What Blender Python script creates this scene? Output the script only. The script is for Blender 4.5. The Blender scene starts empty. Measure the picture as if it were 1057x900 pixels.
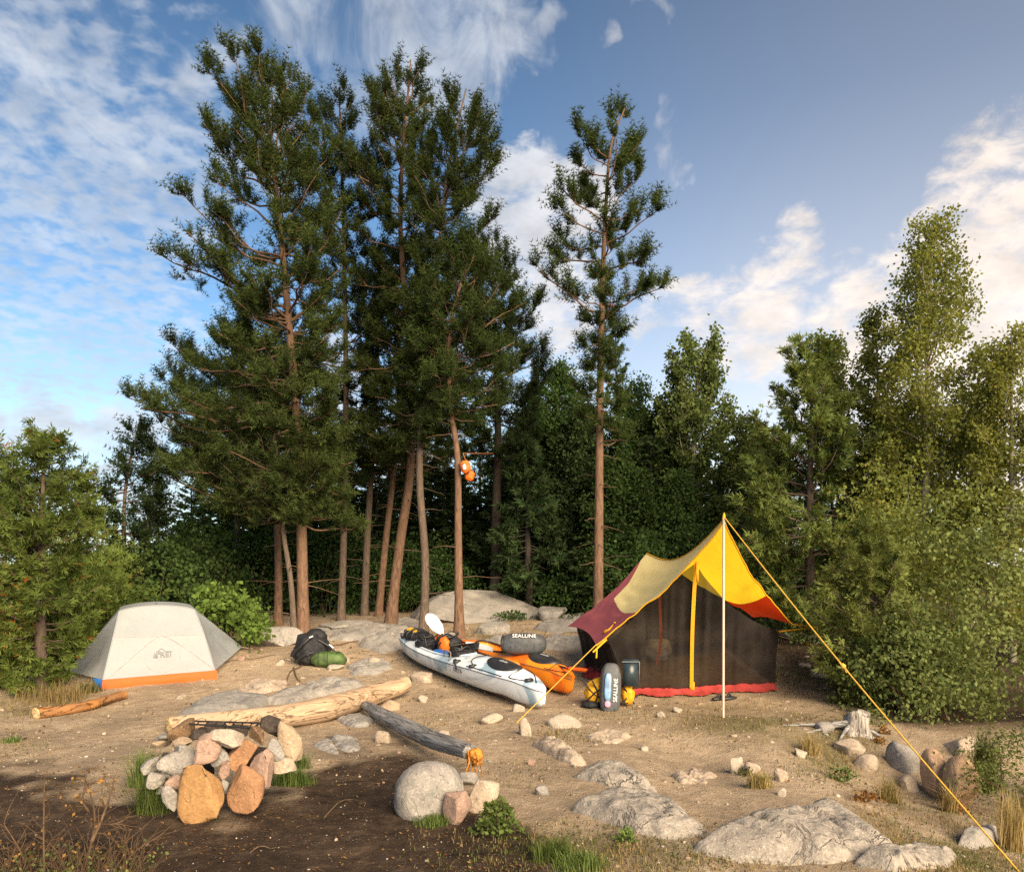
import bpy, bmesh, math, random
import numpy as np
from mathutils import Vector, Matrix

random.seed(5)
rng = np.random.default_rng(11)
SC = bpy.context.scene
COL = SC.collection
PI = math.pi
R = math.radians
CAMZ, FOC, CX, HY = 1.6, 800.0, 528.5, 584.0      # eye height, focal length and horizon row in photo pixels


def at(px, py, Y):
    """World point on the sight line of a photo pixel at depth Y."""
    return np.array([(px - CX) * Y / FOC, Y, CAMZ + (HY - py) * Y / FOC])


def sstep(a, b, x):
    t = np.clip((np.asarray(x, float) - a) / (b - a), 0, 1)
    return t * t * (3 - 2 * t)


def _hash(ix, iy, iz, seed):
    h = (ix * 374761393 + iy * 668265263 + iz * 2147483647 + seed * 1274126177) & 0xFFFFFFFF
    h = ((h ^ (h >> 13)) * 1274126177) & 0xFFFFFFFF
    h = h ^ (h >> 16)
    return (h & 0xFFFF) / 65535.0


def vnoise(p, seed=0):
    """Value noise in [0,1] for an n x 3 array."""
    p = np.asarray(p, float)
    i = np.floor(p).astype(np.int64)
    f = p - i
    f = f * f * (3 - 2 * f)
    out = 0
    for dx in (0, 1):
        wx = f[:, 0] if dx else 1 - f[:, 0]
        for dy in (0, 1):
            wy = f[:, 1] if dy else 1 - f[:, 1]
            for dz in (0, 1):
                wz = f[:, 2] if dz else 1 - f[:, 2]
                out = out + wx * wy * wz * _hash(i[:, 0] + dx, i[:, 1] + dy, i[:, 2] + dz, seed)
    return out


def fbm(p, octaves=4, seed=0, gain=.5):
    p = np.asarray(p, float)
    a, s, t = 1.0, 0.0, 0.0
    for o in range(octaves):
        s = s + a * (vnoise(p * 2.0 ** o, seed + o * 17) - .5)
        t += a
        a *= gain
    return s / t * 2


def unit(v):
    v = np.asarray(v, float)
    return v / np.maximum(np.linalg.norm(v, axis=-1, keepdims=True), 1e-9)


# ---------------------------------------------------------------- meshes
class MB:
    """Collects verts and faces (triangles or quads) for ONE mesh object."""

    def __init__(s):
        s.V, s.F, s.T, s.n = [], [], [], 0

    def add(s, V, F, tint=None):
        V = np.asarray(V, float).reshape(-1, 3)
        F = np.asarray(F, np.int64)
        s.V.append(V)
        s.F.append(F + s.n)
        s.T.append(np.zeros(len(V)) if tint is None else np.broadcast_to(np.asarray(tint, float), (len(V),)))
        s.n += len(V)
        return s

    def xform(s, M):
        M = np.array(M)
        s.V = [v @ M[:3, :3].T + M[:3, 3] for v in s.V]
        return s

    def build(s, name, mat, parent=None, smooth=True, origin=None, tint=True):
        me = bpy.data.meshes.new(name)
        V = np.concatenate(s.V)
        o = np.zeros(3)
        if parent is not None:
            o = ORIG.get(parent.name, np.zeros(3))
        elif origin is not None:
            o = np.asarray(origin, float)
        V = V - o
        me.vertices.add(len(V))
        me.vertices.foreach_set('co', V.astype(np.float32).ravel())
        sizes = np.concatenate([np.full(len(f), f.shape[1]) for f in s.F])
        loops = np.concatenate([f.ravel() for f in s.F])
        me.loops.add(len(loops))
        me.loops.foreach_set('vertex_index', loops.astype(np.int32))
        me.polygons.add(len(sizes))
        me.polygons.foreach_set('loop_start', np.concatenate([[0], np.cumsum(sizes)[:-1]]).astype(np.int32))
        me.polygons.foreach_set('loop_total', sizes.astype(np.int32))
        me.polygons.foreach_set('use_smooth', np.full(len(sizes), bool(smooth)))
        me.update(calc_edges=True)
        if tint:
            a = me.attributes.new('tint', 'FLOAT', 'POINT')
            a.data.foreach_set('value', np.concatenate(s.T).astype(np.float32))
        me.materials.append(mat)
        ob = bpy.data.objects.new(name, me)
        COL.objects.link(ob)
        if parent is not None:
            ob.parent = parent
            ORIG[ob.name] = o
        else:
            ob.location = o
            ORIG[ob.name] = o
        return ob


ORIG = {}


def tag(o, label, cat, group=None, kind=None):
    if label:
        o['label'] = label
    if cat:
        o['category'] = cat
    if group:
        o['group'] = group
    if kind:
        o['kind'] = kind
    return o


def thing(name, label, cat, loc=(0, 0, 0), group=None):
    o = bpy.data.objects.new(name, None)
    COL.objects.link(o)
    o.location = [float(c) for c in loc]
    o.empty_display_size = .2
    ORIG[o.name] = np.asarray(loc, float)
    return tag(o, label, cat, group)


def copy_tree(o, loc, rz=0, sc=1, label=None, group=None):
    r = o.copy()
    COL.objects.link(r)
    r.location = [float(c) for c in loc]
    r.rotation_euler = (0, 0, rz)
    r.scale = (sc, sc, sc) if np.isscalar(sc) else sc
    for ch in [c for c in o.children]:
        c = ch.copy()
        COL.objects.link(c)
        c.parent = r
    if label:
        r['label'] = label
    if group:
        r['group'] = group
    return r


def tubes(P, Rr, sides=5, cap=False):
    """n tubes of k points each: P n x k x 3, Rr n x k -> V, F."""
    P = np.asarray(P, float)
    Rr = np.asarray(Rr, float)
    n, k, _ = P.shape
    t = unit(np.gradient(P, axis=1))
    ax = unit(P[:, -1] - P[:, 0])
    ref = np.where(np.abs(ax[:, 2:3]) < .8, np.array([[0, 0, 1.]]), np.array([[1., 0, 0]]))
    nn = unit(np.cross(t, ref[:, None, :]))
    bb = np.cross(t, nn)
    a = np.arange(sides) * 2 * PI / sides
    V = P[:, :, None, :] + Rr[:, :, None, None] * (np.cos(a)[None, None, :, None] * nn[:, :, None, :] + np.sin(a)[None, None, :, None] * bb[:, :, None, :])
    idx = np.arange(n * k * sides).reshape(n, k, sides)
    a0 = idx[:, :-1, :]
    a1 = np.roll(idx, -1, axis=2)[:, :-1, :]
    b1 = np.roll(idx, -1, axis=2)[:, 1:, :]
    b0 = idx[:, 1:, :]
    F = np.stack([a0, a1, b1, b0], -1).reshape(-1, 4)
    return V.reshape(-1, 3), F


def tube1(P, r, sides=8):
    P = np.asarray(P, float)
    r = np.broadcast_to(np.asarray(r, float), (len(P),))
    return tubes(P[None], r[None], sides)


def smooth_path(P, k):
    """Catmull-Rom through P, k points."""
    P = np.asarray(P, float)
    Q = np.vstack([2 * P[0] - P[1], P, 2 * P[-1] - P[-2]])
    m = len(P) - 1
    u = np.linspace(0, m, k)
    i = np.minimum(u.astype(int), m - 1)
    f = (u - i)[:, None]
    p0, p1, p2, p3 = Q[i], Q[i + 1], Q[i + 2], Q[i + 3]
    return .5 * (2 * p1 + (p2 - p0) * f + (2 * p0 - 5 * p1 + 4 * p2 - p3) * f ** 2 + (3 * p1 - p0 - 3 * p2 + p3) * f ** 3)


def grid_faces(n, m, wrap=False):
    """Faces of an n x m vertex grid."""
    idx = np.arange(n * m).reshape(n, m)
    if wrap:
        idx = np.concatenate([idx, idx[:, :1]], 1)
    return np.stack([idx[:-1, :-1], idx[1:, :-1], idx[1:, 1:], idx[:-1, 1:]], -1).reshape(-1, 4)


def patch(p00, p10, p11, p01, n=14, m=14, sag=0.0, wr=0.0, seed=0, fr=5.0, sagdir=None):
    """Bilinear fabric patch that sags along its normal, with wrinkles."""
    p00, p10, p11, p01 = [np.asarray(p, float) for p in (p00, p10, p11, p01)]
    u, v = np.meshgrid(np.linspace(0, 1, n), np.linspace(0, 1, m), indexing='ij')
    u, v = u[..., None], v[..., None]
    P = p00 * (1 - u) * (1 - v) + p10 * u * (1 - v) + p11 * u * v + p01 * (1 - u) * v
    nrm = unit(np.cross(p11 - p00, p01 - p10)) if sagdir is None else np.asarray(sagdir, float)
    b = 16 * u * (1 - u) * v * (1 - v)
    P = P + nrm * (b * sag)
    if wr:
        q = P.reshape(-1, 3) * fr
        w = fbm(q, 3, seed).reshape(n, m, 1)
        P = P + nrm * w * wr * np.clip(b * 2, 0, 1)
    return P.reshape(-1, 3), grid_faces(n, m)


def box(c, s, rot=None):
    """Box verts/faces: centre, full size."""
    x = np.array([[-1, -1, -1], [1, -1, -1], [1, 1, -1], [-1, 1, -1], [-1, -1, 1], [1, -1, 1], [1, 1, 1], [-1, 1, 1]]) * .5 * np.asarray(s, float)
    if rot is not None:
        x = x @ np.asarray(rot).T
    return x + np.asarray(c, float), [[0, 3, 2, 1], [4, 5, 6, 7], [0, 1, 5, 4], [1, 2, 6, 5], [2, 3, 7, 6], [3, 0, 4, 7]]


def rotz(a):
    c, s = math.cos(a), math.sin(a)
    return np.array([[c, -s, 0], [s, c, 0], [0, 0, 1.]])


def roty(a):
    c, s = math.cos(a), math.sin(a)
    return np.array([[c, 0, s], [0, 1, 0], [-s, 0, c]])


def rotx(a):
    c, s = math.cos(a), math.sin(a)
    return np.array([[1, 0, 0], [0, c, -s], [0, s, c]])


_ICO = {}


def ico(sub):
    if sub not in _ICO:
        bm = bmesh.new()
        bmesh.ops.create_icosphere(bm, subdivisions=sub, radius=1)
        V = np.array([v.co[:] for v in bm.verts])
        F = np.array([[v.index for v in f.verts] for f in bm.faces])
        bm.free()
        _ICO[sub] = (V, F)
    return _ICO[sub]


def blob(c, r, rot=None, sub=3, rough=.12, freq=1.6, seed=0, power=1.0):
    """Lumpy rounded body (bags, bundles): radii r, noise, squareness power<1."""
    V, F = ico(sub)
    q = np.sign(V) * np.abs(V) ** power
    q = q * (1 + rough * fbm(V * freq + seed * 7.3, 3, seed)[:, None])
    q = q * np.asarray(r, float)
    if rot is not None:
        q = q @ np.asarray(rot).T
    return q + np.asarray(c, float), F


def rock_shape(size, seed, sub=4, cuts=9, rough=.07, cutdepth=(.5, .86), power=.66):
    """Boulder: a squarish body cut by random planes, then weathered by noise."""
    g = np.random.default_rng(seed)
    V, F = ico(sub)
    V = np.sign(V) * np.abs(V) ** power
    V = V @ rotz(g.uniform(-.3, .3)).T @ rotx(g.uniform(-.25, .25)).T @ roty(g.uniform(-.25, .25)).T
    V = V / np.abs(V).max(0)
    for _ in range(cuts):
        n = unit(g.normal(size=3))
        d = g.uniform(*cutdepth)
        over = V @ n - d
        m = over > 0
        V[m] -= over[m, None] * n
    nz = fbm(V * 1.5 + seed * 3.1, 5, seed, .55)
    V = V + unit(V) * (rough * nz + .028 * fbm(V * 5.5 + seed, 3, seed + 3))[:, None]
    V = V / np.abs(V).max(0) * np.asarray(size, float) * .5
    return V, F


# ---------------------------------------------------------------- materials
class NT:
    def __init__(s, name, world=None):
        if world is None:
            s.m = bpy.data.materials.new(name)
            s.m.use_nodes = True
            s.t = s.m.node_tree
        else:
            s.m, s.t = world, world.node_tree
        s.t.nodes.clear()

    def n(s, typ, **kw):
        nd = s.t.nodes.new(typ)
        for k, v in kw.items():
            if k.startswith('_'):
                key = int(k[1:]) if k[1:].isdigit() else k[1:].replace('_', ' ')
                s.put(nd.inputs[key], v)
            else:
                setattr(nd, k, v)
        return nd

    def put(s, sock, v):
        if isinstance(v, bpy.types.NodeSocket):
            s.t.links.new(v, sock)
        elif isinstance(v, bpy.types.Node):
            s.t.links.new(v.outputs[0], sock)
        else:
            sock.default_value = v

    def math(s, op, a, b=0.0, clamp=False):
        return s.n('ShaderNodeMath', operation=op, use_clamp=clamp, _0=a, _1=b).outputs[0]

    def mix(s, fac, a, b, blend='MIX'):
        nd = s.n('ShaderNodeMix', data_type='RGBA', blend_type=blend)
        s.put(nd.inputs[0], fac)
        s.put(nd.inputs[6], a)
        s.put(nd.inputs[7], b)
        return nd.outputs[2]

    def ramp(s, fac, stops, interp='LINEAR'):
        nd = s.n('ShaderNodeValToRGB')
        nd.color_ramp.interpolation = interp
        el = nd.color_ramp.elements
        while len(el) < len(stops):
            el.new(.5)
        for e, (p, c) in zip(el, stops):
            e.position = p
            e.color = c if len(c) == 4 else (*c, 1)
        s.put(nd.inputs[0], fac)
        return nd.outputs[0]

    def maprange(s, v, a, b, c=0.0, d=1.0, smooth=False):
        nd = s.n('ShaderNodeMapRange', _0=v, _1=a, _2=b, _3=c, _4=d)
        if smooth:
            nd.interpolation_type = 'SMOOTHSTEP'
        return nd.outputs[0]

    def noise(s, vec, scale, detail=4, rough=.55, dist=0.0):
        nd = s.n('ShaderNodeTexNoise', _Scale=scale, _Detail=detail, _Roughness=rough, _Distortion=dist)
        if vec is not None:
            s.put(nd.inputs['Vector'], vec)
        return nd.outputs[0]

    def coord(s, which='Object'):
        return s.n('ShaderNodeTexCoord').outputs[which]

    def out(s, shader, disp=None):
        o = s.n('ShaderNodeOutputMaterial')
        s.put(o.inputs[0], shader)
        return s.m


def c4(c):
    return (c[0], c[1], c[2], 1)


def plain(name, col, rough=.6, spec=.4, var=.15, scale=8, metal=0, bump=0.0, col2=None):
    """Painted, moulded or woven surface with slight wear."""
    t = NT(name)
    co = t.coord()
    f = t.noise(co, scale, 5)
    c2 = col2 or tuple(max(0, x * (1 - var * 2)) for x in col)
    c1 = tuple(min(1, x * (1 + var * .6)) for x in col)
    colr = t.ramp(f, [(.3, c2), (.68, c1)])
    b = t.n('ShaderNodeBsdfPrincipled', _Roughness=rough, _Metallic=metal)
    t.put(b.inputs['Base Color'], colr)
    b.inputs['Specular IOR Level'].default_value = spec
    if bump:
        bp = t.n('ShaderNodeBump', _Strength=bump, _Distance=.01)
        t.put(bp.inputs['Height'], t.noise(co, scale * 6, 4))
        t.put(b.inputs['Normal'], bp.outputs[0])
    return t.out(b)


def fabric(name, col, trans=.35, var=.08, scale=6, rough=.6, tcol=None, bump=.15):
    """Thin cloth that lets some light through."""
    t = NT(name)
    co = t.coord()
    f = t.noise(co, scale, 4)
    colr = t.ramp(f, [(.3, tuple(x * (1 - var) for x in col)), (.7, tuple(min(1, x * (1 + var)) for x in col))])
    bp = t.n('ShaderNodeBump', _Strength=bump, _Distance=.02)
    t.put(bp.inputs['Height'], t.noise(co, scale * 1.7, 5, .6, .6))
    b = t.n('ShaderNodeBsdfPrincipled', _Roughness=rough)
    b.inputs['Specular IOR Level'].default_value = .25
    t.put(b.inputs['Base Color'], colr)
    t.put(b.inputs['Normal'], bp.outputs[0])
    tr = t.n('ShaderNodeBsdfTranslucent')
    t.put(tr.inputs[0], c4(tcol) if tcol else colr)
    t.put(tr.inputs['Normal'], bp.outputs[0])
    mx = t.n('ShaderNodeMixShader', _0=trans)
    t.put(mx.inputs[1], b)
    t.put(mx.inputs[2], tr)
    return t.out(mx)


def foliage(name, dark, light, trans=.3, warm=None, rnd=.25):
    """Leaves and needles: tint per leaf, variation per plant."""
    t = NT(name)
    a = t.n('ShaderNodeAttribute', attribute_name='tint').outputs[2]
    stops = [(0, dark), (.85, light)] if warm is None else [(0, dark), (.8, light), (.955, light), (.985, warm)]
    col = t.ramp(a, stops)
    oi = t.n('ShaderNodeObjectInfo').outputs['Random']
    hs = t.n('ShaderNodeHueSaturation', _Saturation=1.0)
    t.put(hs.inputs['Color'], col)
    t.put(hs.inputs['Value'], t.maprange(oi, 0, 1, 1 - rnd, 1 + rnd))
    t.put(hs.inputs['Hue'], t.maprange(t.math('FRACT', t.math('MULTIPLY', oi, 7.31)), 0, 1, .49, .51))
    d = t.n('ShaderNodeBsdfDiffuse')
    t.put(d.inputs[0], hs.outputs[0])
    tr = t.n('ShaderNodeBsdfTranslucent')
    t.put(tr.inputs[0], t.mix(.5, hs.outputs[0], (light[0] * 1.7, light[1] * 1.5, light[2] * .6, 1)))
    mx = t.n('ShaderNodeMixShader', _0=trans)
    t.put(mx.inputs[1], d)
    t.put(mx.inputs[2], tr)
    return t.out(mx)


def bark(name, dark, light, sc=(14, 14, 3), bump=.6):
    t = NT(name)
    mp = t.n('ShaderNodeMapping', _Scale=sc)
    t.put(mp.inputs[0], t.coord())
    f = t.noise(mp.outputs[0], 1.0, 6, .65, .4)
    f2 = t.noise(t.coord(), 1.3, 3)
    col = t.ramp(f, [(.32, dark), (.66, light)])
    col = t.mix(t.maprange(f2, .35, .7), col, tuple(x * .55 for x in light) + (1,))
    b = t.n('ShaderNodeBsdfPrincipled', _Roughness=.9)
    b.inputs['Specular IOR Level'].default_value = .15
    t.put(b.inputs['Base Color'], col)
    bp = t.n('ShaderNodeBump', _Strength=bump, _Distance=.03)
    t.put(bp.inputs['Height'], f)
    t.put(b.inputs['Normal'], bp.outputs[0])
    return t.out(b)


def stone(name, a, b_, fleck=(.05, .05, .05), lichen=None, scale=1.0, bump=.5, crack=.35):
    """Granite: two broad tones, dark flecks, lichen and cracks."""
    t = NT(name)
    co = t.coord()
    big = t.noise(co, 3.2 * scale, 6, .6, .5)
    fine = t.noise(co, 42 * scale, 4, .7)
    col = t.ramp(big, [(.3, a), (.7, b_)])
    col = t.mix(t.maprange(fine, .54, .72, 0, .75), col, c4(fleck))
    col = t.mix(t.maprange(t.noise(co, 70 * scale, 2), .56, .7, 0, .5), col, (min(1, b_[0] * 1.5), min(1, b_[1] * 1.5), min(1, b_[2] * 1.5), 1))
    if lichen:
        l = t.noise(co, 9 * scale, 5, .7, .3)
        col = t.mix(t.maprange(l, .55, .68, 0, .7), col, c4(lichen))
    rid = t.math('ABSOLUTE', t.math('SUBTRACT', t.noise(co, 2.3 * scale, 5, .62, .8), .5))
    ck = t.math('MULTIPLY', t.maprange(rid, 0, .012, 1, 0), t.maprange(t.noise(co, 1.7 * scale, 2), .48, .58))
    col = t.mix(t.math('MULTIPLY', ck, crack), col, (.045, .04, .035, 1))
    bs = t.n('ShaderNodeBsdfPrincipled', _Roughness=.92)
    bs.inputs['Specular IOR Level'].default_value = .2
    t.put(bs.inputs['Base Color'], col)
    h = t.math('SUBTRACT', t.math('ADD', big, t.math('MULTIPLY', fine, .35)), t.math('MULTIPLY', ck, .25))
    bp = t.n('ShaderNodeBump', _Strength=bump, _Distance=.03)
    t.put(bp.inputs['Height'], h)
    t.put(bs.inputs['Normal'], bp.outputs[0])
    return t.out(bs)
# ---------------------------------------------------------------- camera
cam = bpy.data.cameras.new('camera')
cam.sensor_width = 36
cam.lens = 36 * FOC / 1057
cam.shift_y = (HY - 450) / 1057
cam.clip_start, cam.clip_end = .05, 3000
co_ = bpy.data.objects.new('camera', cam)
COL.objects.link(co_)
co_.location = (0, 0, CAMZ)
co_.rotation_euler = (R(90), 0, 0)
SC.camera = co_

# ---------------------------------------------------------------- sun and sky
SUN_AZ, SUN_EL = 152.0, 29.0                      # clockwise from the view direction (+Y); height
sl = bpy.data.lights.new('sun', 'SUN')
sl.energy, sl.angle, sl.color = 4.2, R(48), (1.0, .785, .53)
so = bpy.data.objects.new('sun', sl)
COL.objects.link(so)
sd = Vector((math.sin(R(SUN_AZ)) * math.cos(R(SUN_EL)), math.cos(R(SUN_AZ)) * math.cos(R(SUN_EL)), math.sin(R(SUN_EL))))
so.rotation_euler = sd.to_track_quat('Z', 'Y').to_euler()

w = bpy.data.worlds.new('World')
SC.world = w
w.use_nodes = True
t = NT('', w)
sky = t.n('ShaderNodeTexSky', sky_type='NISHITA', sun_disc=False)
sky.sun_elevation, sky.sun_rotation = R(SUN_EL), R(SUN_AZ)
sky.air_density, sky.dust_density, sky.ozone_density = 1.0, .6, 2.0
dirv = t.n('ShaderNodeVectorMath', operation='NORMALIZE')
t.put(dirv.inputs[0], t.coord('Generated'))
sep = t.n('ShaderNodeSeparateXYZ')
t.put(sep.inputs[0], dirv.outputs[0])
zc = t.math('MAXIMUM', sep.outputs[2], 0.0)
den = t.math('ADD', zc, .16)
cu = t.n('ShaderNodeCombineXYZ')                  # direction projected on a flat cloud layer
t.put(cu.inputs[0], t.math('DIVIDE', sep.outputs[0], den))
t.put(cu.inputs[1], t.math('DIVIDE', sep.outputs[1], den))
cl = cu.outputs[0]


def pdir(px, py):
    return unit(np.array([(px - CX) / FOC, 1, (HY - py) / FOC]))


wv = t.n('ShaderNodeTexNoise', _Scale=7.0, _Detail=6)
t.put(wv.inputs['Vector'], dirv.outputs[0])
wsub = t.n('ShaderNodeVectorMath', operation='MULTIPLY_ADD')
t.put(wsub.inputs[0], wv.outputs['Color'])
wsub.inputs[1].default_value = (.26, .26, .26)
wsub.inputs[2].default_value = (-.13, -.13, -.13)
wad = t.n('ShaderNodeVectorMath', operation='ADD')
t.put(wad.inputs[0], dirv.outputs[0])
t.put(wad.inputs[1], wsub.outputs[0])
wdir = t.n('ShaderNodeVectorMath', operation='NORMALIZE')
t.put(wdir.inputs[0], wad.outputs[0])


def region(px, py, inner, outer, amp):
    """Part of the sky round a direction where clouds gather; inner/outer radius in degrees."""
    d = pdir(px, py)
    dt = t.n('ShaderNodeVectorMath', operation='DOT_PRODUCT')
    t.put(dt.inputs[0], wdir.outputs[0])
    dt.inputs[1].default_value = d
    return t.maprange(dt.outputs['Value'], math.cos(R(outer)), math.cos(R(inner)), 0, amp, True)


def gather(regs):
    m = region(*regs[0])
    for r in regs[1:]:
        m = t.math('MAXIMUM', m, region(*r))
    return m


# small-celled altocumulus (left), streaky cirrus (top), heaped cloud (right and centre)
n_cell = t.noise(cl, 21.0, 3, .5, .2)
mpc = t.n('ShaderNodeMapping', _Scale=(7.0, 3.6, 1))
mpc.inputs['Rotation'].default_value = (0, 0, R(12))
t.put(mpc.inputs[0], cl)
n_cir = t.noise(mpc.outputs[0], 1.5, 6, .62, .6)
mpp = t.n('ShaderNodeMapping', _Scale=(1, 1, 1.9))
t.put(mpp.inputs[0], dirv.outputs[0])
n_puf = t.noise(mpp.outputs[0], 19.0, 7, .62, .3)
n_big = t.noise(cl, 1.7, 3, .5)


def cover(noise, mask, soft):
    th = t.math('SUBTRACT', 1.0, mask)
    return t.maprange(t.math('SUBTRACT', noise, th), -soft, soft, 0, 1, True)


m_cell = gather([(70, 190, 6, 14, .52), (0, 310, 4, 12, .51), (130, 310, 3, 9, .50), (150, 80, 2, 8, .46), (540, 380, 3, 10, .5)])
m_cell = t.math('ADD', m_cell, t.math('MULTIPLY', t.math('SUBTRACT', n_big, .5), .30))
m_cir = gather([(420, 30, 2, 10, .56), (340, 20, 2, 9, .53), (470, 70, 1, 6, .54), (250, 110, 2, 7, .48), (540, 18, .2, 2.2, .47), (615, 82, .2, 1.8, .47), (655, 20, .2, 1.8, .44), (692, 138, .2, 2.2, .44), (60, 100, 4, 10, .42)])
m_puf = gather([(548, 215, 2.5, 6, .64), (565, 290, 2, 6, .62), (545, 165, 1, 3.5, .58), (1010, 265, 3, 8, .52), (900, 290, 2, 6, .51), (790, 325, 2, 7, .52), (715, 325, 1, 5, .50), (930, 400, 4, 11, .55), (50, 432, 1.5, 5, .60), (130, 425, 1, 4, .58), (150, 470, 1.5, 7, .56), (1150, 330, 6, 16, .62), (350, 480, 4, 12, .58), (-150, 470, 3, 9, .55), (1500, 300, 8, 25, .56), (20, 490, 2, 8, .55)])
c1 = t.math('MULTIPLY', cover(n_cell, m_cell, .17), .52)
c2 = t.math('MULTIPLY', cover(n_cir, m_cir, .20), .66)
c3 = t.math('MULTIPLY', cover(n_puf, m_puf, .17), .84)
inv = t.math('MULTIPLY', t.math('MULTIPLY', t.math('SUBTRACT', 1.0, c1), t.math('SUBTRACT', 1.0, c2)), t.math('SUBTRACT', 1.0, c3))
dens = t.math('SUBTRACT', 1.0, inv, True)
# evening side (right) warmer: cloud light depends on the direction to the sun
dt = t.n('ShaderNodeVectorMath', operation='DOT_PRODUCT')
t.put(dt.inputs[0], dirv.outputs[0])
dt.inputs[1].default_value = pdir(1250, 420)
near_sun = t.maprange(dt.outputs['Value'], .62, 1.0, 0, 1, True)
SKYK = 5.0
ccol = t.mix(near_sun, (.66 * SKYK, .70 * SKYK, .76 * SKYK, 1), (1.08 * SKYK, .93 * SKYK, .80 * SKYK, 1))
shade = t.maprange(t.noise(mpp.outputs[0], 14, 5, .6), .3, .7, .72, 1.08)
csh = t.n('ShaderNodeVectorMath', operation='SCALE')
t.put(csh.inputs[0], ccol)
t.put(csh.inputs['Scale'], shade)
hsky = t.n('ShaderNodeHueSaturation', _Saturation=1.04, _Value=1.0)
t.put(hsky.inputs['Color'], t.mix(1.0, sky.outputs[0], (.84, .96, 1.0, 1), 'MULTIPLY'))
skyc = t.mix(t.math('MULTIPLY', t.math('MULTIPLY', near_sun, .62), t.maprange(zc, .12, .5, 1, .35)), hsky.outputs[0], (1.25 * SKYK, 1.12 * SKYK, 1.0 * SKYK, 1))
deep = t.n('ShaderNodeVectorMath', operation='SCALE')             # the zenith of an evening sky is darker
t.put(deep.inputs[0], t.mix(t.maprange(zc, .02, .30, .50, 0), skyc, (.80 * SKYK, .86 * SKYK, .93 * SKYK, 1)))
t.put(deep.inputs['Scale'], t.maprange(zc, .08, .58, .92, .54))
fin = t.mix(dens, deep.outputs[0], csh.outputs[0])
bg = t.n('ShaderNodeBackground', _Strength=.094)
t.put(bg.inputs[0], fin)
wo = t.n('ShaderNodeOutputWorld')
t.put(wo.inputs[0], bg)
w.cycles.sampling_method = 'MANUAL'
w.cycles.sample_map_resolution = 512

vs = SC.view_settings
vs.view_transform, vs.look, vs.exposure, vs.gamma = 'Standard', 'None', 1.36, 1
vs.use_curve_mapping = False
cy = SC.cycles
cy.max_bounces, cy.diffuse_bounces, cy.glossy_bounces, cy.transmission_bounces, cy.transparent_max_bounces = 6, 3, 2, 4, 12
cy.use_denoising = False
cy.caustics_reflective = cy.caustics_refractive = False


# ---------------------------------------------------------------- ground
def gz(x, y, fine=True):
    x, y = np.broadcast_arrays(np.asarray(x, float), np.asarray(y, float))
    z = .42 * sstep(8.6, 13.6, y) + .16 * sstep(13, 17, y) - .25 * sstep(19, 26, y)
    z = z - .10 * sstep(-2.5, -6, x) * sstep(9, 14, y)
    # trodden bank falling to the right, with a gully in front of it
    z = z - .34 * sstep(1.9, 3.6, x) * sstep(7.9, 6.4, y)
    z = z - .10 * np.exp(-((x - 1.6) ** 2 / .25 + (y - 6.6) ** 2 / .8))
    z = z + .06 * np.exp(-((x - 2.3) ** 2 / .8 + (y - 7.6) ** 2 / .5))
    p = np.stack([x.ravel() * .9, y.ravel() * .9, np.zeros(x.size)], 1)
    z = z + .045 * fbm(p, 3, 3).reshape(x.shape)
    if fine:
        z = z + .014 * fbm(p * 5.5, 4, 9, .6).reshape(x.shape)
    return z


def gz1(x, y):
    return float(gz(np.array([x]), np.array([y]))[0])


def on_ground(px, py):
    """World point where a photo pixel's sight line meets the ground."""
    Y = np.arange(2.0, 40, .02)
    x = (px - CX) * Y / FOC
    zr = CAMZ + (HY - py) * Y / FOC
    d = zr - gz(x, Y, False)
    k = np.argmax(d <= 0)
    if d[k] > 0:
        k = len(Y) - 1
    return np.array([x[k], Y[k], gz1(x[k], Y[k])])


def spaced(lo, hi, a, b, step, grow=1.22):
    mid = list(np.arange(a, b + 1e-6, step))
    d, v = step, b
    while v < hi:
        d *= grow
        v += d
        mid.append(v)
    d, v = step, a
    while v > lo:
        d *= grow
        v -= d
        mid.insert(0, v)
    return np.array(mid)


gx_, gy_ = spaced(-500, 500, -7.5, 5.5, .04), spaced(-200, 900, 3.6, 13.5, .04)
GX, GY = np.meshgrid(gx_, gy_, indexing='ij')
GZ = gz(GX, GY)
GP = np.stack([GX.ravel(), GY.ravel(), GZ.ravel()], 1)
yy = np.maximum(GY.ravel(), 1.0)
gpx = CX + GX.ravel() * FOC / yy
gpy = HY + (CAMZ - GZ.ravel()) * FOC / yy
wn = fbm(GP * 1.1, 4, 21)
wn2 = fbm(GP * 4.0, 4, 31)
bound = np.interp(gpx, [-200, 0, 90, 160, 250, 330, 345, 420, 500, 560, 640, 800], [770, 775, 800, 815, 815, 800, 775, 790, 850, 885, 930, 990])
dark = sstep(-38, 46, gpy - bound + 44 * wn + 30 * wn2)
dark = np.maximum(dark, .45 * np.exp(-(((gpx - 360) / 60) ** 2 + ((gpy - 775) / 28) ** 2)))
dark = np.maximum(dark, .35 * sstep(11.8, 13.5, GY.ravel()) * sstep(.2, -.4, GX.ravel() - .8) * sstep(-4.2, -3.2, GX.ravel()) * np.clip(.6 + 1.4 * wn, 0, 1))
dark = np.maximum(dark, .8 * sstep(17, 20, GY.ravel()))
dark = np.maximum(dark, .8 * sstep(3.4, 4.3, GX.ravel()) * sstep(7.0, 8.2, GY.ravel()))  # forest floor behind the right shrubs: humus tone darkened to stand in for shade
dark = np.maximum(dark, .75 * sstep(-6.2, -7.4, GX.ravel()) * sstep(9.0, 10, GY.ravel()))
gr = np.zeros(len(GP))
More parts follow.
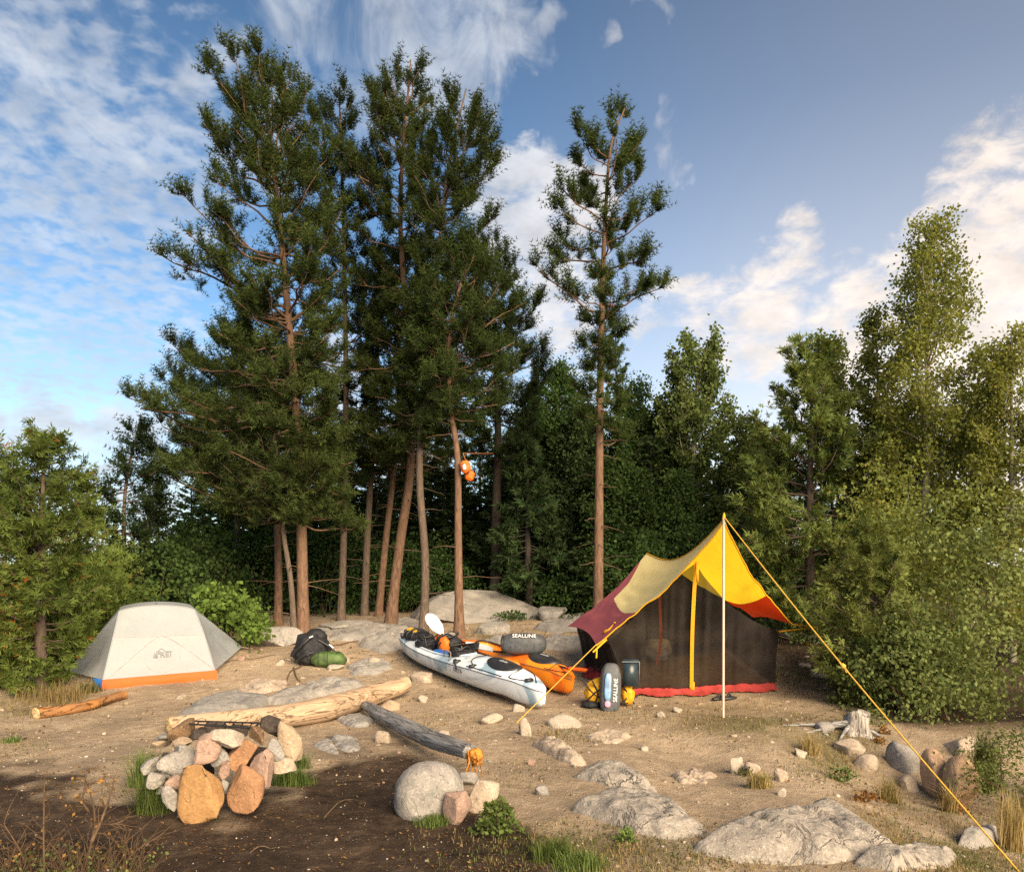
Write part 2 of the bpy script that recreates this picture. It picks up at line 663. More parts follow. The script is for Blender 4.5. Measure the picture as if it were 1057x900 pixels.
for (cx, cy2, rx, ry, am) in [(760, 745, 110, 26, .8), (620, 880, 140, 35, .9), (860, 770, 60, 40, .75), (930, 850, 90, 40, .7), (650, 740, 60, 14, .5), (590, 760, 50, 14, .5), (560, 665, 60, 14, .6), (40, 725, 70, 18, .8), (20, 770, 40, 20, .5), (830, 690, 40, 40, .7), (510, 655, 60, 14, .6), (780, 880, 60, 20, .6), (1000, 880, 80, 40, .9)]:
    gr = np.maximum(gr, am * np.exp(-(((gpx - cx) / rx) ** 2 + ((gpy - cy2) / ry) ** 2)))
gr = np.clip(gr + .35 * wn + .25 * wn2 - .12, 0, 1)
pale = np.zeros(len(GP))
for (cx, cy2, rx, ry, am) in [(830, 805, 60, 26, .9), (700, 760, 120, 30, .6), (430, 740, 120, 30, .4), (300, 690, 120, 20, .5), (450, 690, 90, 20, .4)]:
    pale = np.maximum(pale, am * np.exp(-(((gpx - cx) / rx) ** 2 + ((gpy - cy2) / ry) ** 2)))
pale = np.clip(pale + .3 * wn2 + .2 * wn, 0, 1)

t = NT('trodden_soil')
co = t.coord()
at_ = t.n('ShaderNodeAttribute', attribute_name='soil')
sp = t.n('ShaderNodeSeparateColor')
t.put(sp.inputs[0], at_.outputs['Color'])
nb, nm, nf = t.noise(co, 1.3, 7, .65), t.noise(co, 9, 7, .7), t.noise(co, 60, 5, .75)
dirt = t.ramp(nm, [(.28, (.25, .182, .112)), (.5, (.41, .312, .205)), (.72, (.52, .412, .290))])
dirt = t.mix(t.maprange(nb, .42, .62, 0, .85), dirt, (.27, .205, .140, 1))
sand = t.ramp(nf, [(.3, (.36, .27, .175)), (.7, (.54, .42, .295))])
col = t.mix(t.maprange(sp.outputs[2], .25, .8, 0, .9), dirt, sand)
dry = t.ramp(nf, [(.3, (.085, .072, .030)), (.7, (.20, .165, .075))])
col = t.mix(t.maprange(t.math('ADD', sp.outputs[1], t.math('MULTIPLY', t.math('SUBTRACT', nm, .5), .9)), .3, .75, 0, .85), col, dry)
hum_shade = t.ramp(t.math('ADD', nm, t.math('MULTIPLY', t.math('SUBTRACT', nb, .5), .8)), [(.25, (.022, .015, .010)), (.5, (.055, .037, .025)), (.78, (.125, .085, .054))])
col = t.mix(t.maprange(t.math('ADD', sp.outputs[0], t.math('MULTIPLY', t.math('SUBTRACT', nf, .5), .5)), .25, .7), col, hum_shade)
vor = t.n('ShaderNodeTexVoronoi', _Scale=38, _Randomness=1.0)
t.put(vor.inputs['Vector'], co)
grit = t.maprange(vor.outputs[0], .16, .24, 1, 0)
gm = t.math('MULTIPLY', grit, t.maprange(t.noise(co, 5, 3), .5, .62, 0, .5))
col = t.mix(gm, col, (.40, .34, .27, 1))
lit_ = t.n('ShaderNodeTexVoronoi', _Scale=55, _Randomness=1.0)
mpl = t.n('ShaderNodeMapping', _Scale=(1, 2.6, 1))
mpl.inputs['Rotation'].default_value = (0, 0, .6)
t.put(mpl.inputs[0], co)
t.put(lit_.inputs['Vector'], mpl.outputs[0])
lm = t.math('MULTIPLY', t.maprange(lit_.outputs[0], .12, .2, 1, 0), t.maprange(t.noise(co, 3.3, 4), .48, .6, 0, .75))
col = t.mix(lm, col, t.ramp(lit_.outputs['Color'], [(0, (.16, .075, .03)), (.5, (.06, .035, .018)), (1, (.24, .14, .07))]))
bs = t.n('ShaderNodeBsdfPrincipled', _Roughness=.97)
bs.inputs['Specular IOR Level'].default_value = .12
t.put(bs.inputs['Base Color'], col)
bp = t.n('ShaderNodeBump', _Strength=1.0, _Distance=.04)
t.put(bp.inputs['Height'], t.math('ADD', t.math('ADD', nm, t.math('MULTIPLY', nf, .45)), t.math('MULTIPLY', gm, .3)))
t.put(bs.inputs['Normal'], bp.outputs[0])
M_SOIL = t.out(bs)
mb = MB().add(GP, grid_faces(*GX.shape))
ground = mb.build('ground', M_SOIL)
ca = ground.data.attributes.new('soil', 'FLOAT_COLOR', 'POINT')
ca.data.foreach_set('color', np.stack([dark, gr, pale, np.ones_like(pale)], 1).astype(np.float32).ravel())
tag(ground, 'trodden tan soil of the campsite with dark humus at the fire ring', 'ground', kind='structure')
# ---------------------------------------------------------------- plant materials
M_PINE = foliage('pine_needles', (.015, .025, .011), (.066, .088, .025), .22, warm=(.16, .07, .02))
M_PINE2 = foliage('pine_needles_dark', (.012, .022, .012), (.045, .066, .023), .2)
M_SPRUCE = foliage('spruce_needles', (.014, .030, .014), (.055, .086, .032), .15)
M_CEDAR = foliage('cedar_sprays', (.030, .052, .014), (.140, .185, .044), .28, warm=(.22, .085, .02))
M_CEDAR2 = foliage('cedar_sprays_olive', (.052, .078, .022), (.205, .250, .072), .28, warm=(.20, .12, .03))
M_ASPEN = foliage('aspen_leaves', (.062, .082, .022), (.250, .270, .070), .42, warm=(.26, .19, .05))
M_BIRCH = foliage('birch_leaves', (.036, .055, .018), (.130, .170, .052), .32)
M_ALDER = foliage('alder_leaves', (.052, .074, .024), (.190, .230, .078), .3)
M_MAPLE = foliage('shrub_leaves_bright', (.050, .085, .020), (.150, .215, .048), .35)
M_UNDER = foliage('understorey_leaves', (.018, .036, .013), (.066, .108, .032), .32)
M_BARK_R = bark('pine_bark_red', (.055, .035, .025), (.25, .150, .095), (30, 30, 7))
M_BARK_G = bark('pine_bark_grey', (.050, .040, .033), (.185, .135, .100), (30, 30, 7))
M_BARK_D = bark('spruce_bark', (.022, .018, .015), (.075, .060, .048), (30, 30, 9))
M_BARK_P = bark('aspen_bark', (.16, .14, .10), (.42, .38, .29), (6, 6, 22), .3)
M_BARK_W = bark('dry_twig', (.05, .034, .022), (.17, .115, .070), (30, 30, 8), .3)


def needles(P, D, K, ln, wd, spread, g, tint, fwd=.65):
    """K thin triangles per shoot base P along direction D."""
    n = len(P)
    P = np.repeat(P, K, 0)
    D = np.repeat(D, K, 0)
    T = np.repeat(tint, K)
    rd = unit(g.normal(size=(n * K, 3)))
    rd = unit(rd - (rd * D).sum(1, keepdims=True) * D)
    d = unit(D * fwd + rd * spread)
    s = unit(np.cross(d, unit(g.normal(size=(n * K, 3))))) * (wd * g.uniform(.7, 1.25, (n * K, 1)))
    L = ln * g.uniform(.7, 1.2, (n * K, 1))
    V = np.stack([P - s * .5, P + s * .5, P + d * L], 1).reshape(-1, 3)
    T = np.clip(T + g.normal(0, .10, n * K), 0, .95)
    return V, np.arange(n * K * 3).reshape(-1, 3), np.repeat(T, 3)


def shoots(P, D, ln, steps, K, nl, nw, g, tint, spread=.8):
    """Bottle-brush shoots: needles along a short axis."""
    f = np.linspace(.05, 1, steps)
    Q = (P[:, None, :] + D[:, None, :] * (ln[:, None] * f[None, :])[:, :, None]).reshape(-1, 3)
    DD = np.repeat(D, steps, 0)
    TT = np.repeat(tint, steps) + np.tile(np.linspace(-.08, .12, steps), len(P))
    return needles(Q, DD, K, nl, nw, spread, g, TT)


def sprays(P, D, K, ln, wd, g, tint, droop=.25):
    """Flat fans of narrow blades (cedar, fir)."""
    n = len(P)
    side = unit(np.cross(D, unit(g.normal(size=(n, 3)) + np.array([0, 0, .6]))))
    a = np.tile(np.linspace(-1.15, 1.15, K), n) + g.normal(0, .12, n * K)
    Dr, Sr = np.repeat(D, K, 0), np.repeat(side, K, 0)
    d = unit(Dr * np.cos(a)[:, None] + Sr * np.sin(a)[:, None] + np.array([0, 0, -droop]))
    L = (np.repeat(ln, K) * (1 - .35 * np.abs(a) / 1.15) * g.uniform(.75, 1.2, n * K))[:, None]
    nr = unit(np.cross(Dr, Sr))
    w = unit(np.cross(d, nr)) * wd
    B = np.repeat(P, K, 0) + Dr * (np.repeat(ln, K)[:, None] * g.uniform(-.25, .35, (n * K, 1)))
    V = np.stack([B - w * .25, B + d * L * .5 - w * .5, B + d * L, B + d * L * .45 + w * .5], 1).reshape(-1, 3)
    T = np.clip(np.repeat(tint, K) + g.normal(0, .08, n * K), 0, 1)
    return V, np.arange(n * K * 4).reshape(-1, 4), np.repeat(T, 4)


def leaves(P, ln, wd, g, tint, hang=.5):
    """Kite-shaped leaves with random tilt."""
    n = len(P)
    d = unit(g.normal(size=(n, 3)) + np.array([0, 0, -hang]))
    s = unit(np.cross(d, unit(g.normal(size=(n, 3)))))
    nr = np.cross(d, s)
    L = (ln * g.uniform(.65, 1.25, n))[:, None]
    W = L * wd
    V = np.stack([P, P + d * L * .45 - s * W + nr * L * .08, P + d * L, P + d * L * .45 + s * W + nr * L * .08], 1).reshape(-1, 3)
    T = np.clip(tint + g.normal(0, .12, n), 0, 1)
    return V, np.arange(n * 4).reshape(-1, 4), np.repeat(T, 4)


def skeleton(trunk, env, nb, g, up=(0, 48), sub=7.0, subl=.34, rmin=.5, depth=.85, wig=.06, lobe=(.42, .74, 1.14), outer=(.18, .8)):
    """Branches of a tree whose crown fills an envelope. trunk: k x 3; env: rows of (z, left extent x, right extent x).
    Returns branch polylines (nb x 9 x 3), sub-branch polylines and the height fraction of each."""
    env = env[np.argsort(env[:, 0])]
    z0, z1 = env[0, 0], env[-1, 0]
    tz = trunk[:, 2]
    zt = z0 + (z1 - z0) * ((np.arange(nb) + g.uniform(.1, .9, nb)) / nb)
    az = np.arange(nb) * 2.39996 + g.normal(0, .5, nb)
    tx, ty = np.interp(zt, tz, trunk[:, 0]), np.interp(zt, tz, trunk[:, 1])
    xl, xr = np.interp(zt, env[:, 0], env[:, 1]), np.interp(zt, env[:, 0], env[:, 2])
    rl, rr = np.maximum(tx - xl, .04), np.maximum(xr - tx, .04)
    c, s = np.cos(az), np.sin(az)
    side = np.where(c > 0, rr, rl)
    dep = (rl + rr) * .5 * depth
    rad = 1 / np.sqrt((c / side) ** 2 + (s / dep) ** 2)
    rad = rad * np.where(g.random(nb) < .72, g.uniform(.86, 1.12, nb), g.uniform(rmin, .85, nb))
    lob = fbm(np.stack([zt * 1.1, np.cos(az) * 1.3, np.sin(az) * 1.3], 1) + g.uniform(0, 50), 2, 7)
    rad = rad * np.clip(1.06 + lobe[0] * lob, lobe[1], lobe[2])
    u = (zt - z0) / (z1 - z0)
    ang = R(up[0]) + (R(up[1]) - R(up[0])) * u ** 1.3 + g.normal(0, .13, nb)
    zb = np.clip(zt - rad * np.tan(ang), tz[0] + max(.2, .25 * (z0 - tz[0])), tz[-1] - .02 * (z1 - z0))
    B = np.stack([np.interp(zb, tz, trunk[:, 0]), np.interp(zb, tz, trunk[:, 1]), zb], 1)
    T = np.stack([tx + c * rad, ty + s * rad, zt], 1)
    k = 9
    f = np.linspace(0, 1, k)
    P = B[:, None, :] + (T - B)[:, None, :] * f[None, :, None]
    sag = np.linalg.norm(T - B, axis=1) * g.uniform(.03, .16, nb)
    P[:, :, 2] -= sag[:, None] * np.sin(f * PI * .95)[None] * (1 - .2 * u[:, None])
    ph = g.uniform(0, 9, (nb, 3))
    L = np.linalg.norm(T - B, axis=1)
    P += (np.sin(f[None, :, None] * 7 + ph[:, None, :]) * wig * (f * (1 - f) * 3)[None, :, None]) * L[:, None, None]
    # sub-branches
    ns = np.maximum((L * sub + 2).astype(int), 3)
    bi = np.repeat(np.arange(nb), ns)
    m = len(bi)
    tt = outer[0] + (1 - outer[0]) * g.random(m) ** outer[1]
    seg = np.minimum((tt * (k - 1)).astype(int), k - 2)
    fr = tt * (k - 1) - seg
    SB = P[bi, seg] * (1 - fr)[:, None] + P[bi, seg + 1] * fr[:, None]
    bd = unit(P[bi, seg + 1] - P[bi, seg])
    hs = unit(np.cross(bd, np.array([0, 0, 1.]) + g.normal(0, .35, (m, 3))))
    sg = np.where(g.random(m) < .5, 1, -1)[:, None]
    sd_ = unit(bd * g.uniform(.5, 1.1, (m, 1)) + hs * sg * g.uniform(.4, 1.1, (m, 1)) + np.array([0, 0, .12]) + g.normal(0, .15, (m, 3)))
    sl_ = np.clip(L[bi] * subl * (1.15 - tt) * g.uniform(.6, 1.3, m), .12, 1.1)
    f4 = np.linspace(0, 1, 4)
    S = SB[:, None, :] + sd_[:, None, :] * (sl_[:, None] * f4[None])[:, :, None]
    S[:, :, 2] += (sl_ * .12)[:, None] * (f4 ** 2)[None]
    return P, S, u[bi], L, tt


def woody(mb, trunk, tr, P, S, L, bscale=1.0):
    V, F = tube1(trunk, tr, 10)
    mb.add(V, F)
    z = np.clip(P[:, 0, 2], trunk[0, 2], trunk[-1, 2])
    rb = np.minimum(.35 * np.interp(z, trunk[:, 2], tr) + .004, .006 + .011 * L) * bscale
    rr = rb[:, None] * np.linspace(1, .25, P.shape[1])[None] + .002
    mb.add(*tubes(P, rr, 4))
    if S is not None:
        mb.add(*tubes(S, np.full(S.shape[:2], .0045) * bscale * np.linspace(1, .5, 4)[None], 3))


def px_trunk(pts, Y, k=28, sink=.15, yw=.0):
    T = np.array([at(a, b, Y) for a, b in pts])
    T[:, 1] += np.linspace(0, yw, len(T))
    T = smooth_path(T, k)
    T[0, 2] -= sink
    return T


def px_env(env, Y):
    return np.array([[CAMZ + (HY - p) * Y / FOC, (l - CX) * Y / FOC, (r - CX) * Y / FOC] for p, l, r in env])


def pine(name, label, pts, env, Y, r0, nb, seed, mat=None, bk=None, group=None, K=6, steps=5, ns=7, nl=.082, nw=.0125, up=(2, 50), sub=6, dead=12, rmin=.5, cat='pine tree', depth=.85, subl=.42, lift=.75, dens=1.38):
    g = np.random.default_rng(seed)
    # base on the terrain
    x0 = (pts[0][0] - CX) * Y / FOC
    T = px_trunk(pts, Y)
    T[0, 2] = min(T[0, 2], gz1(T[0, 0], Y) - .05)
    E = px_env(env, Y)
    hgt = T[:, 2] - T[0, 2]
    tr = .78 * r0 * np.maximum(0, 1 - hgt / hgt[-1]) ** .85 + .012
    tr[0] *= 1.45
    tr[1] *= 1.12
    E[:, 0] = np.minimum(E[:, 0], E[:, 0].max() - .26)
    P, S, u, L, tt = skeleton(T, E, int(nb * dens), g, up=up, sub=sub, rmin=rmin, depth=depth, subl=subl, lobe=(1.15, .36, 1.10), outer=(.28, .65))
    root = thing(name, label, cat, (T[0, 0], T[0, 1], gz1(T[0, 0], T[0, 1])), group)
    wd = MB()
    woody(wd, T, tr, P, S, L)
    if dead:                                      # bare dead limbs under the crown
        zb = g.uniform(T[0, 2] + .25 * (E[:, 0].min() - T[0, 2]), E[:, 0].min() + .9, dead)
        B = np.stack([np.interp(zb, T[:, 2], T[:, 0]), np.interp(zb, T[:, 2], T[:, 1]), zb], 1)
        a = g.uniform(0, 2 * PI, dead)
        dl = g.uniform(.15, .8, dead)
        f = np.linspace(0, 1, 6)
        Q = B[:, None, :] + np.stack([np.cos(a), np.sin(a), g.uniform(-.25, .25, dead)], 1)[:, None, :] * (dl[:, None] * f[None])[:, :, None]
        Q[:, :, 2] += -.12 * dl[:, None] * (f ** 2)[None]
        Q += g.normal(0, .012, Q.shape) * f[None, :, None]
        wd.add(*tubes(Q, np.full((dead, 6), .009) * np.linspace(1, .3, 6)[None], 4))
    wd.build('trunk', bk or M_BARK_R, root)
    # shoots on sub-branches
    m = len(S)
    si = np.repeat(np.arange(m), ns)
    f = g.uniform(.25, 1.0, m * ns)
    base = S[si, 0] + (S[si, 3] - S[si, 0]) * f[:, None]
    sdir = unit(S[si, 3] - S[si, 0])
    D = unit(sdir * .7 + np.array([0, 0, lift]) * (0.5 + u[si])[:, None] + g.normal(0, .42, (m * ns, 3)))
    ln = g.uniform(.10, .28, m * ns) * (1 + .3 * u[si])
    clump = .5 + .5 * fbm(base * 1.6, 2, seed)
    tint = np.clip(.30 + .42 * (clump - .5) + .25 * g.random(m * ns), .02, .93)
    tint = np.where(g.random(m * ns) < .006, 1.0, tint)
    lv = MB().add(*shoots(base, D, ln, steps, K, nl, nw, g, tint))
    lv.build('crown', mat or M_PINE, root, smooth=False)
    return root


GP_ = 'pines along the back of the campsite'
pine('pine_tree', 'broad tall pine with the widest crown, its rusty trunk rising behind the black backpack',
     [(313, 657), (311, 540), (306, 430), (297, 320), (283, 180), (265, 40)],
     [(40, 258, 274), (66, 226, 298), (88, 215, 312), (115, 206, 322), (150, 222, 330), (180, 222, 342), (225, 198, 355), (260, 175, 352), (300, 150, 345), (322, 143, 345), (345, 195, 345), (375, 185, 350), (400, 168, 352), (440, 160, 350), (480, 175, 352), (515, 205, 352), (545, 262, 368)],
     13.0, .115, 105, 1, group=GP_, up=(-4, 58), ns=8)
pine('pine_tree', 'pine whose top stands just right of the tallest crown, on a thin grey trunk',
     [(352, 643), (355, 540), (357, 400), (355, 250), (350, 90)],
     [(80, 345, 357), (110, 328, 366), (150, 318, 385), (220, 310, 398), (300, 300, 402), (400, 308, 404), (500, 318, 400)],
     15.5, .085, 60, 2, mat=M_PINE2, bk=M_BARK_G, group=GP_)
pine('pine_tree', 'tall pine with a right leaning reddish brown trunk and a ragged forked top',
     [(403, 642), (413, 560), (424, 480), (424, 380), (415, 270), (414, 190), (424, 62)],
     [(58, 416, 434), (78, 392, 446), (100, 378, 446), (130, 356, 448), (170, 352, 446), (230, 356, 446), (300, 362, 450), (380, 366, 462), (450, 370, 468), (480, 385, 460)],
     14.6, .115, 80, 3, group=GP_, ns=8)
pine('pine_tree', 'slender pine with a gently wavy pale brown trunk beside the tip of the white kayak',
     [(437, 656), (439, 580), (433, 490), (438, 400), (450, 290), (462, 180), (481, 92)],
     [(86, 474, 490), (105, 452, 505), (130, 440, 518), (165, 432, 521), (195, 430, 523), (225, 428, 524), (260, 430, 512), (310, 425, 500), (370, 416, 492), (430, 414, 486), (470, 420, 470)],
     13.3, .085, 78, 4, group=GP_, bk=M_BARK_G, ns=7)
pine('pine_tree', 'slim pine carrying the orange bag, its trunk rising behind the kayak cockpit',
     [(474, 652), (473, 560), (472, 470), (464, 410), (466, 330), (490, 250)],
     [(228, 480, 502), (255, 470, 528), (300, 440, 530), (350, 425, 528), (400, 425, 522), (440, 440, 505)],
     12.8, .085, 55, 5, group=GP_)
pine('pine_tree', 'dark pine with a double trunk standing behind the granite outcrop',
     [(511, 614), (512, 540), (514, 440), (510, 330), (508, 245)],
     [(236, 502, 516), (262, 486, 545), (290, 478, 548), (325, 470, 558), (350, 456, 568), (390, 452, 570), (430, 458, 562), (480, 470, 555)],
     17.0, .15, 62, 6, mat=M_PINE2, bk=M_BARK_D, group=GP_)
pine('pine_tree', 'lone pine with an open tufted crown hooked at the top, behind the yellow tarp',
     [(617, 655), (618, 560), (619, 440), (621, 330), (625, 220), (631, 150), (645, 112)],
     [(100, 632, 662), (118, 604, 662), (140, 575, 658), (165, 562, 662), (200, 584, 664), (235, 566, 672), (262, 558, 684), (285, 562, 682), (310, 578, 680), (350, 585, 675), (400, 590, 668), (455, 598, 650)],
     13.2, .105, 46, 7, group=GP_, ns=9, up=(4, 40), dead=26, rmin=.4, dens=1.3)
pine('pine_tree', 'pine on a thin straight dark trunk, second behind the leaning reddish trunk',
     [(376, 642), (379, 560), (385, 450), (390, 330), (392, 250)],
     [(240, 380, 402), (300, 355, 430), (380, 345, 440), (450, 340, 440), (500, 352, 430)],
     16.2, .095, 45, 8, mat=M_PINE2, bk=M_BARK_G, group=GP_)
pine('pine_tree', 'pine with an orange brown trunk tilted right, just left of the thick leaning trunk',
     [(390, 642), (398, 560), (408, 470), (412, 380), (408, 260)],
     [(250, 395, 420), (300, 380, 452), (380, 372, 462), (450, 366, 466), (490, 375, 456)],
     16.0, .09, 40, 9, mat=M_PINE, bk=M_BARK_R, group=GP_)
pine('pine_tree', 'pine on a rusty trunk half hidden by the low pale outcrop beside the white tent',
     [(287, 648), (287, 570), (282, 470), (268, 370), (258, 330)],
     [(318, 235, 285), (350, 200, 300), (400, 172, 330), (440, 164, 335), (480, 182, 340), (520, 200, 335)],
     15.0, .095, 48, 10, bk=M_BARK_R, group=GP_)
pine('pine_tree', 'skinny pine with a crooked grey trunk leaning left against the thick rusty trunk',
     [(304, 660), (300, 600), (292, 545), (286, 470), (276, 420)],
     [(400, 250, 300), (440, 225, 330), (480, 215, 340), (520, 230, 330), (540, 240, 330)],
     12.7, .055, 30, 13, bk=M_BARK_G, group=GP_, dead=14)
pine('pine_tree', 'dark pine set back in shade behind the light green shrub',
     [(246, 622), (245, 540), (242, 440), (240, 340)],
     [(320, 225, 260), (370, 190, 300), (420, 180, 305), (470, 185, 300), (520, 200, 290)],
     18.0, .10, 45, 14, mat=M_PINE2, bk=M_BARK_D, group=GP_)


# ---------------------------------------------------------------- spruces, firs and broadleaved trees of the wood
def spruce_mesh(seed, H=9.0, Rb=1.7, n=95, mat=None, dens=1.0, name='spruce_tree', bare=.06):
    g = np.random.default_rng(seed)
    T = np.stack([g.normal(0, .03, 16).cumsum() * .5, g.normal(0, .03, 16).cumsum() * .5, np.linspace(-.2, H, 16)], 1)
    zz = np.linspace(H * bare, H * .99, 12)
    rr = Rb * (1 - (zz / H)) ** .75 * (1 + g.normal(0, .16, 12)) + .06
    E = np.stack([zz, -rr, rr * g.uniform(.85, 1.15, 12)], 1)
    P, S, u, L, tt = skeleton(T, E, n, g, up=(-14, 35), sub=6 * dens, subl=.42, depth=1.0)
    root = thing(name, None, 'spruce tree')
    wd = MB()
    woody(wd, T, .09 * (1 - np.linspace(0, 1, 16)) + .015, P, None, L)
    wd.build('trunk', M_BARK_D, root)
    m = len(S)
    k = 6
    si = np.repeat(np.arange(m), k)
    f = g.uniform(.1, 1, m * k)
    B = S[si, 0] + (S[si, 3] - S[si, 0]) * f[:, None]
    D = unit(unit(S[si, 3] - S[si, 0]) + g.normal(0, .3, (m * k, 3)) + np.array([0, 0, -.15]))
    tint = np.clip(.35 + .35 * fbm(B * 1.2, 2, seed) + .3 * g.random(m * k), 0, .95)
    lv = MB().add(*sprays(B, D, 6, g.uniform(.12, .24, m * k), .034, g, tint, .2))
    lv.build('crown', mat or M_SPRUCE, root, smooth=False)
    return root


def leafy(name, label, cat, pts, env, Y, r0, nb, seed, mat, bk, ll=.065, lw=.34, ns=5, nl=5, group=None, up=(15, 62), sub=7, subl=.4, sig=.07, hang=.6, depth=.85, rmin=.35):
    g = np.random.default_rng(seed)
    T = px_trunk(pts, Y)
    T[0, 2] = min(T[0, 2], gz1(T[0, 0], Y) - .05)
    E = px_env(env, Y)
    hgt = T[:, 2] - T[0, 2]
    tr = r0 * np.maximum(0, 1 - hgt / hgt[-1]) ** .9 + .008
    tr[0] *= 1.3
    P, S, u, L, tt = skeleton(T, E, nb, g, up=up, sub=sub, subl=subl, rmin=rmin, depth=depth)
    root = thing(name, label, cat, (T[0, 0], T[0, 1], gz1(T[0, 0], T[0, 1])), group)
    wd = MB()
    woody(wd, T, tr, P, S, L, .8)
    wd.build('trunk', bk, root)
    m = len(S)
    k = ns * nl
    si = np.repeat(np.arange(m), k)
    f = np.repeat(g.uniform(.1, 1.05, m * ns), nl)
    B = S[si, 0] + (S[si, 3] - S[si, 0]) * f[:, None] + g.normal(0, sig, (m * k, 3))
    tint = np.clip(.40 + .45 * fbm(B * 1.4, 2, seed) + .25 * g.random(m * k), 0, .93)
    tint = np.where(g.random(m * k) < .012, 1.0, tint)
    lv = MB().add(*leaves(B, ll, lw, g, tint, hang))
    lv.build('crown', mat, root, smooth=False)
    return root


def cedar(name, label, cat, pts, env, Y, r0, nb, seed, mat, group=None, ln=(.10, .19), wd_=.030, K=6, ns=6, up=(-5, 60), sub=8, subl=.42, depth=.9, bk=None, warm=.02, rmin=.4):
    g = np.random.default_rng(seed)
    T = px_trunk(pts, Y)
    T[0, 2] = min(T[0, 2], gz1(T[0, 0], Y) - .05)
    E = px_env(env, Y)
    hgt = T[:, 2] - T[0, 2]
    tr = r0 * np.maximum(0, 1 - hgt / hgt[-1]) ** .9 + .008
    P, S, u, L, tt = skeleton(T, E, nb, g, up=up, sub=sub, subl=subl, depth=depth, rmin=rmin)
    root = thing(name, label, cat, (T[0, 0], T[0, 1], gz1(T[0, 0], T[0, 1])), group)
    wd = MB()
    woody(wd, T, tr, P, S, L, .8)
    wd.build('trunk', bk or M_BARK_G, root)
    m = len(S)
    si = np.repeat(np.arange(m), ns)
    f = g.uniform(.05, 1.05, m * ns)
    B = S[si, 0] + (S[si, 3] - S[si, 0]) * f[:, None] + g.normal(0, .03, (m * ns, 3))
    D = unit(unit(S[si, 3] - S[si, 0]) * .9 + g.normal(0, .4, (m * ns, 3)) + np.array([0, 0, -.10]))
    cl_ = fbm(B * 1.5, 2, seed)
    tint = np.clip(.38 + .5 * cl_ + .25 * g.random(m * ns), 0, .92)
    tint = np.where((g.random(m * ns) < warm) | ((cl_ < -.52) & (tt[si] < .6) & (g.random(m * ns) < warm * 12)), 1.0, tint)
    lv = MB().add(*sprays(B, D, K, g.uniform(ln[0], ln[1], m * ns), wd_, g, tint))
    lv.build('crown', mat, root, smooth=False)
    return root


def shrub(name, label, cat, c, rx, ry, h, seed, mat, nclump=60, per=40, ll=.06, lw=.36, sig=.10, group=None, stems=14, style='leaf', z0=.05, bk=None):
    """Many-stemmed bush: leafy clumps on thin stems from one base."""
    g = np.random.default_rng(seed)
    c = np.asarray(c, float)
    a = g.uniform(0, 2 * PI, nclump)
    rr = np.sqrt(g.uniform(.02, 1, nclump))
    hh = np.clip((1 - rr ** 2.2) * g.uniform(.45, 1.05, nclump) + g.uniform(0, .35, nclump), z0, 1.05)
    Q = c + np.stack([rx * rr * np.cos(a), ry * rr * np.sin(a), h * hh], 1)
    Q += g.normal(0, .06, Q.shape) * h
    root = thing(name, label, cat, c, group)
    wd = MB()
    n = min(stems, nclump)
    f = np.linspace(0, 1, 6)
    b0 = c + g.normal(0, .08, (n, 3)) * np.array([1, 1, 0]) - np.array([0, 0, .05])
    P = b0[:, None, :] + (Q[:n] - b0)[:, None, :] * np.stack([f ** 1.4, f ** 1.4, f], 1)[None]
    wd.add(*tubes(P, np.full((n, 6), .011) * np.linspace(1.2, .3, 6)[None], 4))
    wd.build('stem', bk or M_BARK_W, root)
    ci = np.repeat(np.arange(nclump), per)
    B = Q[ci] + g.normal(0, sig, (nclump * per, 3)) * np.array([1.2, 1.2, .8])
    B[:, 2] = np.maximum(B[:, 2], c[2] + .01)
    tint = np.clip(.40 + .3 * g.normal(size=nclump)[ci] * .6 + .25 * g.random(nclump * per), 0, .93)
    tint = np.where(g.random(nclump * per) < .008, 1.0, tint)
    if style == 'leaf':
        lv = MB().add(*leaves(B, ll, lw, g, tint, .2))
    else:
        D = unit((B - c - np.array([0, 0, -.2])) + g.normal(0, .3, B.shape) + np.array([0, 0, .6]))
        lv = MB().add(*sprays(B, D, 5, g.uniform(ll * .8, ll * 1.6, len(B)), ll * .22, g, tint))
    lv.build('foliage', mat, root, smooth=False)
    return root


# dark wood behind: five shapes, then copies
protos = [spruce_mesh(41, 9.0, 2.2, 130), spruce_mesh(42, 8.0, 1.9, 120), spruce_mesh(43, 10.0, 2.4, 140), spruce_mesh(44, 7.0, 2.1, 115)]
GS = 'spruces of the dark wood behind the campsite'
spots = []
g = np.random.default_rng(77)
for px, top, Y in [(196, 500, 22), (228, 470, 24), (265, 455, 21), (300, 440, 25), (335, 430, 22), (365, 420, 24), (398, 430, 21), (430, 425, 25), (462, 430, 22), (492, 415, 25), (548, 395, 22), (575, 380, 20), (600, 395, 23), (655, 405, 20), (690, 430, 22), (745, 455, 23), (780, 440, 24), (820, 430, 20), (860, 430, 22), (905, 440, 21), (950, 430, 23), (205, 535, 20.5), (180, 545, 23), (160, 560, 25), (232, 540, 22.5), (275, 520, 23.5), (318, 515, 22), (360, 500, 21.5), (412, 490, 22.5), (445, 480, 21), (480, 490, 23), (505, 500, 20.5), (535, 470, 23.5), (565, 460, 21.5), (620, 470, 21.5), (540, 440, 18.5), (588, 430, 17.5), (672, 450, 17), (706, 470, 18), (520, 470, 20), (460, 480, 19), (330, 490, 20), (395, 500, 19), (250, 510, 19), (640, 470, 16.5), (610, 450, 20)]:
    spots.append((px + g.uniform(-6, 6), top, Y))
